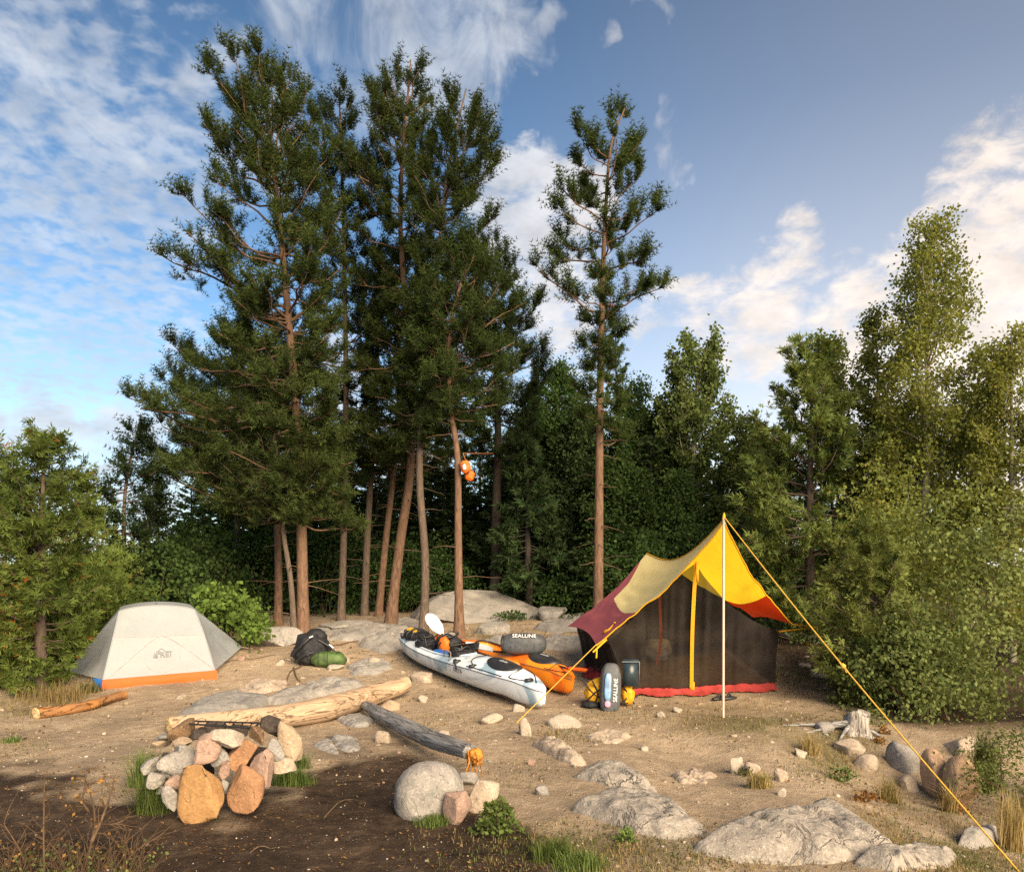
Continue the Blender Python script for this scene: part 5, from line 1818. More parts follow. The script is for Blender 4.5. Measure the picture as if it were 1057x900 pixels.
def curtain(lowpts, toppts, name, mat, folds, amp, seed, n=90, m=36, nrm=(0, -1, 0)):
    lowp = np.array([np.interp(np.linspace(0, 1, n), np.linspace(0, 1, len(lowpts)), [p[i] for p in lowpts]) for i in range(3)]).T
    fx = np.linspace(0, 1, n)
    kx = [k_[0] for k_ in toppts]
    topp = np.array([np.interp(fx, kx, [k_[1][i] for k_ in toppts]) for i in range(3)]).T
    v = np.linspace(0, 1, m)[None, :, None]
    S = lowp[:, None] * (1 - v) + topp[:, None] * v
    ph = fbm(np.stack([fx * 6, np.zeros(n), np.full(n, seed)], 1), 3, seed)
    w_ = np.sin(fx * folds * 2 * PI + ph * 7)[:, None, None] * amp * (np.sin(v * PI * .5 + .25) ** 1) * (.35 + .65 * (1 - v))
    S = S + np.asarray(nrm) * w_
    S = S + np.asarray(nrm) * (.03 * fbm(S.reshape(-1, 3) * 2.5, 3, seed).reshape(n, m, 1))
    MB().add(S.reshape(-1, 3), grid_faces(n, m)).build(name, mat, shelter)
    return S


lowl = [gA + [0, 0, .05], (gA + gB) / 2 + [-.05, -.02, .06], gB + [0, 0, .08]]


def under(W_, f, drop=.03, i=14):
    """Point just under the tarp wing at station i, share f down the wing."""
    return W_[i, int(f * (K - 1))] - [0, 0, drop]


topf = [(0, tA), (.16, at(668, 624, 9.2)), (.30, at(694, 599, 9.05)), (.44, apex), (.52, at(729, 598, 8.95)), (.66, at(750, 622, 9.02)), (.82, at(778, 641, 9.3)), (1, tB)]
SF = curtain(lowl, topf, 'mesh_front_wall', M_MESH, 13, .022, 4)
curtain([gD + [0, 0, .05], gA + [0, 0, .05]], [(0, tD), (.5, (tD + tA) / 2 + [.05, 0, -.03]), (1, tA)], 'mesh_side_wall', M_MESH, 6, .03, 6, 40, 24, (-1, 0, 0))
curtain([gB + [0, 0, .05], gC + [0, 0, .05]], [(0, tB), (1, tC)], 'mesh_side_wall', M_MESH, 5, .03, 8, 40, 24, (1, 0, 0))
curtain([gC + [0, 0, .05], gD + [0, 0, .05]], [(0, tC), (.5, Rr_ + [0, -.2, -.12]), (1, tD)], 'mesh_back_wall', M_MESH, 9, .03, 9, 60, 30, (0, 1, 0))
# red skirt lying on the ground round the walls
M_SK = fabric('red_skirt', (.34, .045, .04), .10, .15, 8, .6)
sk = MB()
for a_, b_, o_, sd_ in ((gA, gB, np.array([.0, -.13, 0]), 3), (gD, gA, np.array([-.10, -.05, 0]), 4)):
    n, m = 70, 8
    f = np.linspace(0, 1, n)
    I_ = a_[None] * (1 - f[:, None]) + b_[None] * f[:, None]
    wob = fbm(np.stack([f * 9, np.zeros(n), np.full(n, sd_)], 1), 3, sd_)
    O_ = I_ + o_ * (1 + 1.1 * wob[:, None])
    I_ = I_ - o_ * .12
    v = np.linspace(0, 1, m)[None, :, None]
    S = I_[:, None] * (1 - v) + O_[:, None] * v
    z = gz(S[..., 0], S[..., 1]) + .012 + .075 * (1 - v[..., 0]) ** 1.6 + .05 * np.abs(fbm(S.reshape(-1, 3) * 9, 3, sd_)).reshape(n, m)
    S[..., 2] = z
    sk.add(S.reshape(-1, 3), grid_faces(n, m))
sk.build('red_skirt', M_SK, shelter)
# orange door zip strap and back pole seen through the mesh
ztop, zbot = apex + [0, -.03, .02], on_ground(713, 716) + [0, -.05, .05]
f = np.linspace(0, 1, 14)[:, None]
cz = ztop * (1 - f) + zbot * f + np.array([-.02, -.02, 0]) * np.sin(f * PI)
mb = MB()
for k in range(13):
    p, q = cz[k], cz[k + 1]
    mb.add(np.array([p - [.022, 0, 0], p + [.022, 0, 0], q + [.022, 0, 0], q - [.022, 0, 0]]), [[0, 1, 2, 3]])
mb.add(*box(zbot + [0, -.01, .06], (.06, .02, .10))).add(*box(ztop + [0.012, -.006, -.13], (.03, .006, .22)))
mb.build('door_strap', M_STRAP, shelter)
mb = MB()
bk = [at(681, 612, 10.8), at(682, 660, 10.9), at(677, 690, 11.0)]
cz = smooth_path(bk, 10)
for k in range(9):
    p, q = cz[k], cz[k + 1]
    mb.add(np.array([p - [.02, 0, 0], p + [.02, 0, 0], q + [.02, 0, 0], q - [.02, 0, 0]]), [[0, 1, 2, 3]])
mb.build('inner_strap', M_ORN, shelter)
# guy lines
g1 = on_ground(533, 746)
s1 = at(626, 660, 9.02)
end = on_ground(1052, 901)
MB().add(*tube1(np.linspace(L1, s1 + [0, 0, .02], 4), .010, 5)).add(*tube1(np.linspace(s1, at(612, 673, 8.95), 5), .012, 5)).add(*tube1([at(616, 669, 8.97), at(615.5, 679, 8.97)], .010, 5)).build('tie_strap', M_STRAP, shelter)
MB().add(*tube1(np.linspace(L1 + [0, 0, .01], g1, 24), .0055, 5)).build('guy_line', M_ROPE, shelter)
ln = np.linspace(P + [0.005, 0, .03], end, 60)
ln[:, 2] -= .05 * np.sin(np.linspace(0, 1, 60) * PI)
MB().add(*tube1(ln, .0062, 6)).build('guy_line', M_ROPE, shelter)
kp = ln[np.argmin(np.abs((CX + ln[:, 0] * FOC / ln[:, 1]) - 868))]
mb = MB().add(*blob(kp, (.022, .018, .026), None, 2, .3, 2))
mb.add(*tube1([kp, kp + [.02, -.02, -.05]], .005, 5)).add(*tube1([kp, kp + [-.03, 0, .03]], .006, 5))
mb.build('knot', M_ROPE, shelter)
tie = at(846, 648, 10.6)
MB().add(*tube1(np.linspace(F1, tie, 8), .012, 5)).add(*tube1(np.linspace(tB, at(838, 648, 10.3), 8), .014, 5)).build('tie_strap', M_STRAP, shelter)
MB().add(*tube1(np.linspace(tB + [0, 0, -.05], on_ground(860, 672), 10), .004, 5)).build('guy_line', M_ROPE, shelter)
# pale bundle inside, seen faintly through the mesh
bp_ = on_ground(694, 702)
bp_[1] += 1.0
bp_[2] = gz1(bp_[0], bp_[1])
tag(MB().add(*blob(bp_ + [0, 0, .16], (.20, .16, .17), None, 4, .35, 2.2, 4)).build('stuff_sack', plain('pale_cloth', (.50, .47, .42), .8, .2, .2, 8, bump=.4), origin=bp_), 'pale crumpled bundle inside the mesh walls of the shelter', 'bundle')
# sandal pair left by the pole foot
for k, (px, lab) in enumerate([(752, 'dark sandal lying right of the pole foot'), (742, 'dark sandal lying just left of the pole foot')]):
    p = on_ground(px, 722)
    V, F = blob(p + [0, 0, .02], (.05, .12, .025), rotz(-1.2 + .3 * k), 3, .12, 2, k)
    r_ = thing('sandal', lab, 'sandal', p, 'pair of sandals')
    MB().add(V, F).build('sole', M_BLKPL, r_)
    MB().add(*tube1(smooth_path([p + [-.04, -.04, .02], p + [0, -.02, .075], p + [.04, .0, .02]], 8), .012, 5)).build('strap', M_BLACK, r_)

# ================================================================ kayaks
def kayak(name, label, near, far, width, mat, cock=(.40, .80), ch=.215, near_blunt=True, roll=0.0, sheer=.255):
    """Loft along X from the near end; returns (root, place) where place(s, y, z) gives world points."""
    near, far = np.asarray(near, float), np.asarray(far, float)
    L = np.linalg.norm(far - near)
    X = unit(far - near)
    Yv = unit(np.cross([0, 0, 1], X))
    Zv = np.cross(X, Yv)
    M = np.stack([X, Yv * math.cos(roll) + Zv * math.sin(roll), Zv * math.cos(roll) - Yv * math.sin(roll)], 1)
    n = 150
    s = .5 - .5 * np.cos(np.linspace(0, PI, n))
    hb = width / 2
    w_ = hb * np.interp(s, [0, .012, .05, .12, .22, .35, .5, .65, .78, .88, .95, .985, 1], [.04, .19, .38, .60, .80, .95, 1, .97, .80, .54, .28, .12, .03])
    k_ = np.interp(s, [0, .02, .10, .16, .3, .7, .85, .93, 1], [.075, .02, .0, .025, .0, .0, .01, .04, .16])
    h_ = sheer + np.interp(s, [0, .1, .3, .5, .7, .85, .95, 1], [-.03, .03, .03, .0, -.01, -.01, -.02, -.03])
    cr = np.interp(s, [0, .05, .15, .3, .4, .6, .8, .9, 1], [.0, .03, .075, .10, .07, .05, .07, .04, .0])
    for arr in (w_, k_, h_, cr):
        arr[3:-3] = np.convolve(arr, np.ones(7) / 7, 'valid')
    nh, nd = 12, 23
    th = np.linspace(0, PI / 2, nh)
    ring_y = np.concatenate([-np.sin(th[::-1]) ** .62, np.sin(th[1:]) ** .62])
    ring_z = np.concatenate([(1 - np.cos(th[::-1])) ** .95, (1 - np.cos(th[1:])) ** .95])
    hull = np.zeros((n, len(ring_y), 3))
    hull[:, :, 0] = (s * L)[:, None]
    hull[:, :, 1] = w_[:, None] * ring_y[None]
    hull[:, :, 2] = k_[:, None] + (h_ - k_)[:, None] * ring_z[None]
    fy = np.linspace(-1, 1, 41)
    deck = np.zeros((n, 41, 3))
    deck[:, :, 0] = (s * L)[:, None]
    deck[:, :, 1] = w_[:, None] * fy[None]
    dz = h_[:, None] + cr[:, None] * (1 - np.abs(fy[None]) ** 2.2)
    sc_, hl = (cock[0] + cock[1]) / 2, (cock[1] - cock[0]) / 2
    e_ = np.abs((s[:, None] - sc_) / hl) ** 2.6 + np.abs(w_[:, None] * fy[None] / ch) ** 2.6
    inside = sstep(1.06, .86, e_)
    deck[:, :, 2] = dz * (1 - inside) + (.085 + k_[:, None]) * inside
    root = thing(name, label, 'kayak', near)
    to = lambda V: np.asarray(V, float).reshape(-1, 3) @ M.T + near
    mb = MB().add(to(hull), grid_faces(n, len(ring_y)))
    for e_i in (0, -1):
        e0 = to(np.vstack([hull[e_i], deck[e_i][::-1]]))
        mb.add(np.vstack([e0, e0.mean(0)]), [[(i + 1) % len(e0), i, len(e0)] for i in range(len(e0))])
    mb.build('hull', mat, root)
    MB().add(to(deck), grid_faces(n, 41)).build('deck', mat, root)
    a = np.linspace(0, 2 * PI, 60)
    ex = 2 / 2.6
    cx_ = sc_ + hl * np.sign(np.cos(a)) * np.abs(np.cos(a)) ** ex
    cy_ = ch * np.sign(np.sin(a)) * np.abs(np.sin(a)) ** ex

    def dtop(ss, y):
        ww = np.interp(ss, s, w_)
        return np.interp(ss, s, h_) + np.interp(ss, s, cr) * (1 - np.minimum(1, np.abs(y) / np.maximum(ww, .01)) ** 2.2)

    rim = np.stack([cx_ * L, cy_, dtop(cx_, cy_) + .008], 1)
    MB().add(*tube1(to(rim), .014, 7)).build('cockpit_rim', M_BLKPL if mat.name.startswith('orange') else mat, root)

    def place(ss, y, up_=0.0):
        return to([[ss * L, y, dtop(np.array([ss]), np.array([y]))[0] + up_]])[0]

    sea = MB()
    for sg in (-1, 1):
        sea.add(*tube1(to(np.stack([s * L, sg * (w_ + .002), h_ - .012], 1)), .004, 4))
    sea.build('gunwale_seam', plain('dark_seam', (.10, .10, .11), .6), root)
    return root, place, M, L, to


def swirl(name, a, b, c_=None):
    t = NT(name)
    co = t.coord()
    n1 = t.noise(co, 1.5, 4, .5, 1.2)
    col = t.ramp(n1, [(.40, b), (.48, a), (.58, a), (.68, c_ or b)])
    bs = t.n('ShaderNodeBsdfPrincipled', _Roughness=.38)
    t.put(bs.inputs['Base Color'], t.mix(t.maprange(t.noise(co, 14, 5, .7), .58, .72, 0, .3), col, (.35, .30, .24, 1)))
    bp = t.n('ShaderNodeBump', _Strength=.1, _Distance=.01)
    t.put(bp.inputs['Height'], t.noise(co, 9, 4))
    t.put(bs.inputs['Normal'], bp.outputs[0])
    return t.out(bs)


M_KW = swirl('white_hull', (.68, .73, .76), (.25, .36, .44), (.44, .53, .58))
M_KO = swirl('orange_hull', (.82, .24, .012), (.72, .13, .008), (.86, .33, .02))
kn = on_ground(562, 734)
kf = on_ground(413, 672)
kn[2] += .0
kroot, kp_, KM, KL, kto = kayak('kayak', 'white and pale blue kayak loaded with gear, lying nearest', kn, kf, .62, M_KW, cock=(.43, .80), roll=-.06)


def hatch(root, pl, KM, L, s_, rx, ry, mat, label=None, txt=None):
    c = pl(s_, 0, 0)
    X, Yv = KM[:, 0], KM[:, 1]
    a = np.linspace(0, 2 * PI, 40, endpoint=False)
    rows = []
    for f, hh in ((1.0, -.012), (1.0, .012), (.94, .022), (.6, .026), (.02, .028)):
        ss = s_ + rx / L * f * np.cos(a)
        yy = ry * f * np.sin(a)
        rows.append(np.array([pl(q, w2, hh) for q, w2 in zip(ss, yy)]))
    h = MB().add(np.concatenate(rows), grid_faces(5, 40, True)[:, ::-1]).build('hatch_cover', mat, root)
    if txt:
        Mx = np.stack([-X, -Yv, KM[:, 2]], 1)
        MB().add(*text_mb(txt, .09, Mx, pl(s_, .01, .034))).build('hatch_print', plain('grey_print', (.34, .36, .37), .5), h)
    return h


hatch(kroot, kp_, KM, KL, .215, .30, .165, M_BLKPL, txt='delta')
X, Yv, Zv = KM[:, 0], KM[:, 1], KM[:, 2]
# side lettering, deck lines, fittings
side = kto([[.375 * KL, .298, .215]])[0]
Mx = np.stack([-X, Zv, np.cross(-X, Zv)], 1)
MB().add(*text_mb('DELTA', .075, Mx, side + Mx[:, 2] * .012)).build('side_lettering', plain('dark_print', (.03, .035, .05), .5), kroot)
mb = MB()
for pts in ([(.05, .03), (.06, .07), (.12, .17), (.13, .0)], [(.30, .24), (.34, .18), (.36, .05), (.37, -.12)], [(.04, 0), (.10, -.12), (.16, -.17)], [(.86, .15), (.90, .04), (.86, -.12)], [(.33, .275), (.25, .245), (.15, .20)]):
    MB().add(*tube1(smooth_path([kp_(a_, b_, .012) for a_, b_ in pts], 14), .0055, 5)).build('deck_line', M_BLACK, kroot)
mb = MB()
for s_, y in [(.40, .26), (.06, .05), (.30, .25), (.93, .05)]:
    c = kp_(s_, y, .015)
    MB().add(*box(c, (.05, .09, .03), np.stack([X, Yv, Zv], 1))).build('deck_fitting', M_BLKPL, kroot)
MB().add(*box(kp_(.395, .285, .0), (.035, .03, .13), np.stack([X, Yv, Zv], 1) @ roty(.5))).build('paddle_clip', M_BLKPL, kroot)
mb = MB()                                        # toggle at the far tip
mb.add(*tube1([kp_(.985, 0, .0), kp_(.975, .02, .06), kp_(.99, -.03, .05)], .012, 6))
mb.build('carry_toggle', M_BLKPL, kroot)
# seat back and seat
V, F = blob(kp_(.60, 0, -.10), (.16, .23, .10), np.stack([X, Yv, Zv], 1), 3, .08, 2, 3, .7)
MB().add(V, F).build('seat', M_BLACK, kroot)
mb = MB()
c_ = kp_(.50, 0, .02)
mb.add(*patch(c_ - Yv * .22 - Zv * .16, c_ + Yv * .22 - Zv * .16, c_ + Yv * .20 + Zv * .12 + X * .13 * -1, c_ - Yv * .20 + Zv * .12 - X * .13, 12, 12, .05))
mb.add(*patch(c_ - Yv * .22 - Zv * .16 - X * .03, c_ + Yv * .22 - Zv * .16 - X * .03, c_ + Yv * .20 + Zv * .12 - X * .16, c_ - Yv * .20 + Zv * .12 - X * .16, 12, 12, .05))
mb.build('seat_backrest', M_BLACK, kroot)


def bag(name, label, c, r, rot, mat, seed, rough=.14, cat='bag', extra=None, power=.8, group=None):
    c = np.asarray(c, float)
    root = thing(name, label, cat, c, group)
    MB().add(*blob(c, r, rot, 4, rough, 2.0, seed, power)).build('bag_body' if 'bag' in name or 'sack' in name or 'pack' in name else 'body', mat, root)
    if extra:
        for nm, mbx, mt in extra(c):
            mbx.build(nm, mt, root)
    return root


KR = np.stack([X, Yv, Zv], 1)


def straps(c, r, rot, n=2, mat=M_BLACK, w_=.012, off=1.06):
    """Bands round a bag across its long axis."""
    out = MB()
    a = np.linspace(0, 2 * PI, 26)
    for k in range(n):
        x = (-.5 + k / max(1, n - 1)) * r[0] if n > 1 else 0
        s_ = math.sqrt(max(.05, 1 - (x / r[0]) ** 2)) ** .8
        pts = np.stack([np.full(26, x), r[1] * off * s_ * np.cos(a), r[2] * off * s_ * np.sin(a)], 1) @ np.asarray(rot).T + c
        out.add(*tube1(pts, w_, 5))
    return out


bag('deck_bag', 'black deck bag with yellow patches strapped on the far end of the white kayak', kp_(.845, .0, .055), (.26, .15, .075), KR, M_BLACK, 3, .2,
    extra=lambda c: [('yellow_patch', MB().add(*blob(c + X * .10 + Yv * .04 + Zv * .055, (.07, .06, .035), KR, 3, .3, 3, 4)).add(*blob(c - X * .10 + Yv * .06 + Zv * .055, (.045, .045, .03), KR, 3, .3, 3, 5)), M_YELN), ('strap', straps(c, (.26, .15, .075), KR, 3), M_BLKPL)])
bag('gear_bag', 'black folded spray deck heaped in the rear of the white kayak cockpit', kp_(.72, .04, .0), (.24, .17, .085), KR, M_BLACK, 7, .38,
    extra=lambda c: [('grey_cord', MB().add(*tube1(smooth_path([c + X * .2 + Yv * .1 + Zv * .06, c + Zv * .13 + Yv * .08, c - X * .2 + Yv * .14 + Zv * .03], 12), .008, 5)).add(*tube1(smooth_path([c + X * .15 - Yv * .02 + Zv * .10, c + Zv * .12 - Yv * .05, c - X * .22 + Zv * .06], 12), .007, 5)), M_GREYN)])
bag('life_vest', 'black and orange life vest piled on the white kayak cockpit', kp_(.615, -.06, .06), (.17, .15, .11), KR @ rotz(.4), M_BLACK, 9, .35, cat='life vest',
    extra=lambda c: [('orange_panel', MB().add(*blob(c - X * .09 + Yv * .12 + Zv * .0, (.09, .06, .12), KR @ rotz(.3), 3, .25, 2.5, 6)).add(*blob(c + X * .26 - Yv * .02 + Zv * .02, (.09, .10, .05), KR, 3, .25, 2.5, 8)), M_ORN), ('strap', MB().add(*tube1(smooth_path([c + Yv * .17 + Zv * .06 - X * .12, c + Yv * .19 - Zv * .02 - X * .05, c + Yv * .16 - Zv * .1], 8), .012, 5)), M_BLKPL)])
bag('dry_bag', 'blue dry bag tucked low in the white kayak cockpit', kp_(.565, .13, -.06), (.26, .10, .085), KR, M_BLUEN, 11, .12, cat='dry bag',
    extra=lambda c: [('rolled_closure', MB().add(*tube1([c - X * .25 - Yv * .07 + Zv * .02, c - X * .25 + Yv * .07 + Zv * .03], .022, 7)), M_BLACK)])
bag('gear_bag', 'open black bag with coiled rope loops at the near end of the white kayak cockpit', kp_(.475, .05, -.02), (.14, .16, .095), KR, M_BLACK, 13, .35,
    extra=lambda c: [('rope_loops', MB().add(*tube1(smooth_path([c + Yv * .20 + Zv * .02 + X * .08, c + Yv * .23 + Zv * .10, c + Yv * .2 + Zv * .08 - X * .10, c + Yv * .22 - Zv * .02 - X * .08, c + Yv * .22 - Zv * .06 + X * .06], 20), .008, 5)).add(*tube1(smooth_path([c + Yv * .1 + Zv * .12 + X * .1, c + Yv * .0 + Zv * .14, c - X * .12 + Yv * .05 + Zv * .10], 12), .008, 5)), plain('khaki_rope', (.20, .16, .10), .8))])


gk = np.random.default_rng(77)
for gb, ctr_, w2 in ((bpy.data.objects['gear_bag'], kp_(.72, .04, .08), .17), (bpy.data.objects['life_vest'], kp_(.615, -.05, .15), .15), (bpy.data.objects['gear_bag.001'], kp_(.475, .05, .06), .14)):
    for _ in range(4):                            # loose straps and hoses looping over the load
        a_ = gk.uniform(0, 2 * PI)
        p_ = [ctr_ + X * w2 * math.cos(a_ + k * .9) * (1.1 - .12 * k) + Yv * w2 * math.sin(a_ + k * .9) + Zv * (gk.uniform(-.02, .06) - (.07 if k in (0, 4) else 0)) for k in range(5)]
        MB().add(*tube1(smooth_path(p_, 22), gk.uniform(.006, .011), 5)).build('strap', M_BLKPL, gb)


def paddle(name, label, pts_shaft, blades, mat_blade, mat_shaft):
    """Shaft tube and dished blades: blades = list of (root, tip, face normal)."""
    r_ = thing(name, label, 'paddle', pts_shaft[0])
    MB().add(*tube1(np.asarray(pts_shaft), .014, 8)).build('shaft', mat_shaft, r_)
    for (a_, b_, nrm) in blades:
        a_, b_ = np.asarray(a_, float), np.asarray(b_, float)
        ax = b_ - a_
        sdv = unit(np.cross(ax, nrm)) 
        n, m = 16, 9
        rows = []
        for i in range(n):
            f = i / (n - 1)
            w_ = .088 * np.interp(f, [0, .12, .35, .7, .9, 1], [.2, .55, .95, 1, .72, .12])
            for j in range(m):
                e = (j / (m - 1) - .5) * 2
                rows.append(a_ + ax * f + sdv * e * w_ + unit(np.cross(sdv, ax)) * (.018 * e * e + .0 * f))
        top = np.array(rows)
        off = unit(np.cross(sdv, ax)) * .007
        mb = MB().add(top, grid_faces(n, m)).add(top - off, grid_faces(n, m)[:, ::-1])
        mb.build('blade', mat_blade, r_)
    return r_


M_BLW = plain('white_blade', (.74, .75, .75), .35, .5, .05, 10)
M_BLG = plain('pale_grey_blade', (.50, .53, .54), .35, .5, .08, 10)
b0_, b1_ = kp_(.66, -.02, .24), kp_(.66, -.02, .24)
bl0 = at(457, 655, kp_(.66, 0, 0)[1])
bl1 = at(447.5, 642.5, kp_(.66, 0, 0)[1] + .1)
paddle('kayak_paddle', 'white bladed paddle standing up from the white kayak cockpit', np.linspace(kp_(.60, .02, .02), bl0 + unit(bl1 - bl0) * .02, 6), [(bl0, bl1 + unit(bl1 - bl0) * .16, np.array([.35, -1, .25]))], M_BLW, M_BLKPL)
q0 = kp_(.56, -.20, .10)
q1 = kp_(.43, -.30, .085)
paddle('kayak_paddle', 'pale grey paddle blade lying across the far rim of the white kayak cockpit', np.linspace(q0 + X * .5, q0, 4), [(q0, q1 - X * .05, np.array([0, -.25, 1.0]))], M_BLG, M_BLKPL)

on_n = on_ground(590, 719)
on_f = on_ground(474, 675)
on_f[2] = gz1(on_f[0], on_f[1])
oroot, op_, OM, OL, oto = kayak('kayak', 'bright orange kayak lying behind the white one', on_n, on_f, .60, M_KO, cock=(.45, .78), roll=.04, sheer=.24)
hatch(oroot, op_, OM, OL, .215, .27, .18, M_BLKPL, txt='delta')
mb = MB()
for pts in ([(.04, .03), (.07, .12), (.12, .20)], [(.12, -.18), (.06, -.08), (.04, .0)], [(.10, .16), (.11, .0), (.10, -.15)]):
    MB().add(*tube1(smooth_path([op_(a_, b_, .012) for a_, b_ in pts], 14), .0055, 5)).build('deck_line', M_BLACK, oroot)
OR = OM
c_ = op_(.345, .10, .13)
rot_ = np.stack([unit(np.array([1, -.12, 0])), unit(np.array([.12, 1, 0])), np.array([0, 0, 1.])], 1)


def sl_print(c):
    Mx_ = np.stack([rot_[:, 0], unit(rot_[:, 2] * .75 + rot_[:, 1] * .66), unit(np.cross(rot_[:, 0], unit(rot_[:, 2] * .75 + rot_[:, 1] * .66)))], 1)
    pts = MB().add(*text_mb('SEALLINE', .075, Mx_, c + Mx_[:, 2] * .172 + Mx_[:, 0] * .02))
    return [('white_lettering', pts, M_WHITE), ('end_cap', MB().add(*blob(c - rot_[:, 0] * .27, (.03, .12, .11), rot_, 3, .05, 2, 1)), M_BLKPL), ('strap', straps(c, (.30, .15, .145), rot_, 2, M_BLACK, .009, 1.02), M_BLACK)]


bag('dry_bag', 'dark grey roll top dry bag with white lettering on the orange kayak', c_, (.30, .15, .14), rot_, M_GREYN, 21, .05, cat='dry bag', extra=sl_print, power=.75)
q0, q1 = at(503, 678, 10.4), at(540, 687, 9.75)
tag(MB().add(*blob((q0 + q1) / 2, (.34, .075, .045), np.stack([unit(q1 - q0), unit(np.cross([0, 0, 1], q1 - q0)), np.cross(unit(q1 - q0), unit(np.cross([0, 0, 1], q1 - q0)))], 1), 4, .06, 2, 3, .75)).build('seat_pad', plain('orange_foam', (.62, .22, .03), .6, .3), origin=(q0 + q1) / 2), 'orange padded roll between the white kayak and the grey dry bag', 'pad')
p0_, p1_ = at(556, 681, 9.95), at(586, 690, 9.35)
p2_ = at(600, 692.5, 9.05)
paddle('kayak_paddle', 'orange bladed paddle with a black shaft lying beyond the orange kayak hatch', np.linspace(p0_, p1_, 6), [(p1_, p2_ + unit(p2_ - p1_) * .10, np.array([.1, -.35, 1.0]))], M_ORN, M_BLKPL)

# ================================================================ yellow pack and dry bag by the shelter
yb = on_ground(626, 732)
ys = yb[1] / FOC
root = thing('yellow_pack', 'yellow paddling pack with black straps slumped at the shelter corner', 'backpack', yb + [-.1, .16, 0])
cpk = at(619, 713, yb[1] + .17)
mb = MB().add(*blob(cpk, (.17, .12, .14), rotz(.3) @ roty(-.5), 4, .12, 2, 31, .8))
mb.add(*blob(at(648, 717, yb[1] + .18), (.075, .09, .11), None, 4, .15, 2, 32, .8))
mb.build('pack_body', M_YELN, root)
mb = MB()
for q in ([(600, 700), (612, 715), (626, 724)], [(611, 702), (617, 715), (614, 727)], [(607, 722), (618, 712), (628, 712)], [(643, 708), (648, 717), (642, 727)], [(655, 709), (648, 718), (655, 726)], [(645, 727), (652, 722), (658, 718)]):
    z_ = -.01
    MB().add(*tube1(smooth_path([at(a_, b_, yb[1] + .02 + abs(a_ - 622) * .0035) for a_, b_ in q], 10), .009, 5)).build('strap', M_BLACK, root)
MB().add(*blob(at(611, 727, yb[1] + .1), (.12, .10, .05), None, 3, .25, 2, 34)).build('pack_base', M_BLACK, root)
cdb = at(630, 711, yb[1] - .02)
root2 = thing('dry_bag', 'black dry bag with a blue window and vertical white lettering leaning on the yellow pack', 'dry bag', yb)
rt = rotx(-.16) @ roty(.06)
MB().add(*blob(cdb, (.115, .09, .285), rt, 4, .06, 1.6, 35, .62)).build('bag_body', M_GREYN, root2)
fx = lambda x, z, o=0: cdb + rt @ np.array([x, -.092 - o, z])
mb = MB()
V, F = blob((0, 0, 0), (.038, .012, .155), None, 3, .02, 2, 36, .6)
mb.add(V @ rt.T + fx(-.038, .02), F)
mb.build('blue_window', plain('blue_window', (.16, .29, .46), .25, .5, .35, 9), root2)
MB().add(*[(lambda v: (v[0] @ rt.T + fx(-.036, -.165, .004), v[1]))(blob((0, 0, 0), (.032, .010, .036), None, 3, .02, 2, 37, .8))][0]).build('pink_patch', plain('pink_patch', (.62, .25, .36), .5), root2)
Mx_ = rt @ np.stack([[0, 0, -1], [1, 0, 0], [0, -1, 0]], 1)
Mx_ = rt @ np.array([[0, 1, 0], [0, 0, -1], [-1, 0, 0]]).T
rgt, upv = rt @ np.array([0, 0, 1.0]), rt @ np.array([-1.0, 0, 0])
Mx_ = np.stack([rgt, upv, np.cross(rgt, upv)], 1)
MB().add(*text_mb('SEALLINE', .062, Mx_, fx(.045, -.01, .012))).build('white_lettering', M_WHITE, root2)
mb = MB()
mb.add(*box(at(651, 694, yb[1] + .08), (.17, .02, .30), rotx(-.12) @ roty(.05)))
tag(mb.build('map_case', plain('clear_map_case', (.030, .045, .055), .3, .5, .25, 10), origin=at(651, 694, yb[1] + .08)), 'dark bluish flat map case standing behind the black dry bag', 'map case')
MB().add(*tube1(np.array([at(642, 683, yb[1] + .07), at(660, 683, yb[1] + .06), at(660, 706, yb[1] + .06)]), .007, 5)).build('edge_trim', plain('case_trim', (.16, .17, .18), .4), bpy.data.objects['map_case'])

# ================================================================ black backpack with green sack by the pine
bb = on_ground(322, 686)
ox = bb[1] / FOC
root = thing('backpack', 'black backpack slumped against the rusty pine trunk', 'backpack', bb)
mb = MB()
mb.add(*blob(bb + [-.02, .06, .22], (.24, .18, .24), roty(.5), 4, .22, 2.2, 41, .85)).add(*blob(bb + [-.05, -.02, .12], (.17, .15, .14), None, 4, .25, 2.2, 42))
mb.add(*blob(bb + [.05, .10, .40], (.15, .12, .11), roty(.3), 4, .2, 2, 43))
mb.build('pack_body', M_BLACK, root)
mb = MB()
for q in ([(-.25, -.1, .15), (-.1, -.16, .30), (.05, -.1, .44)], [(.12, -.1, .36), (.24, -.06, .28), (.36, -.02, .16)], [(-.2, -.15, .05), (-.05, -.22, .16), (.08, -.2, .2)], [(-.3, .0, .12), (-.26, -.02, .2), (-.16, 0, .26)]):
    mb.add(*tube1(smooth_path([bb + np.array(p) for p in q], 10), .018, 5))
mb.build('strap', M_BLKPL, root)
mb = MB()
for p in ([(.0, -.14, .40), (.05, -.15, .42)], [(.27, -.1, .30), (.33, -.1, .25)], [(-.02, -.2, .17), (.0, -.2, .16)]):
    mb.add(*tube1(np.array([bb + np.array(p[0]), bb + np.array(p[1])]), .012, 5))
mb.build('reflective_tab', M_WHITE, root)
gs = on_ground(336, 688)
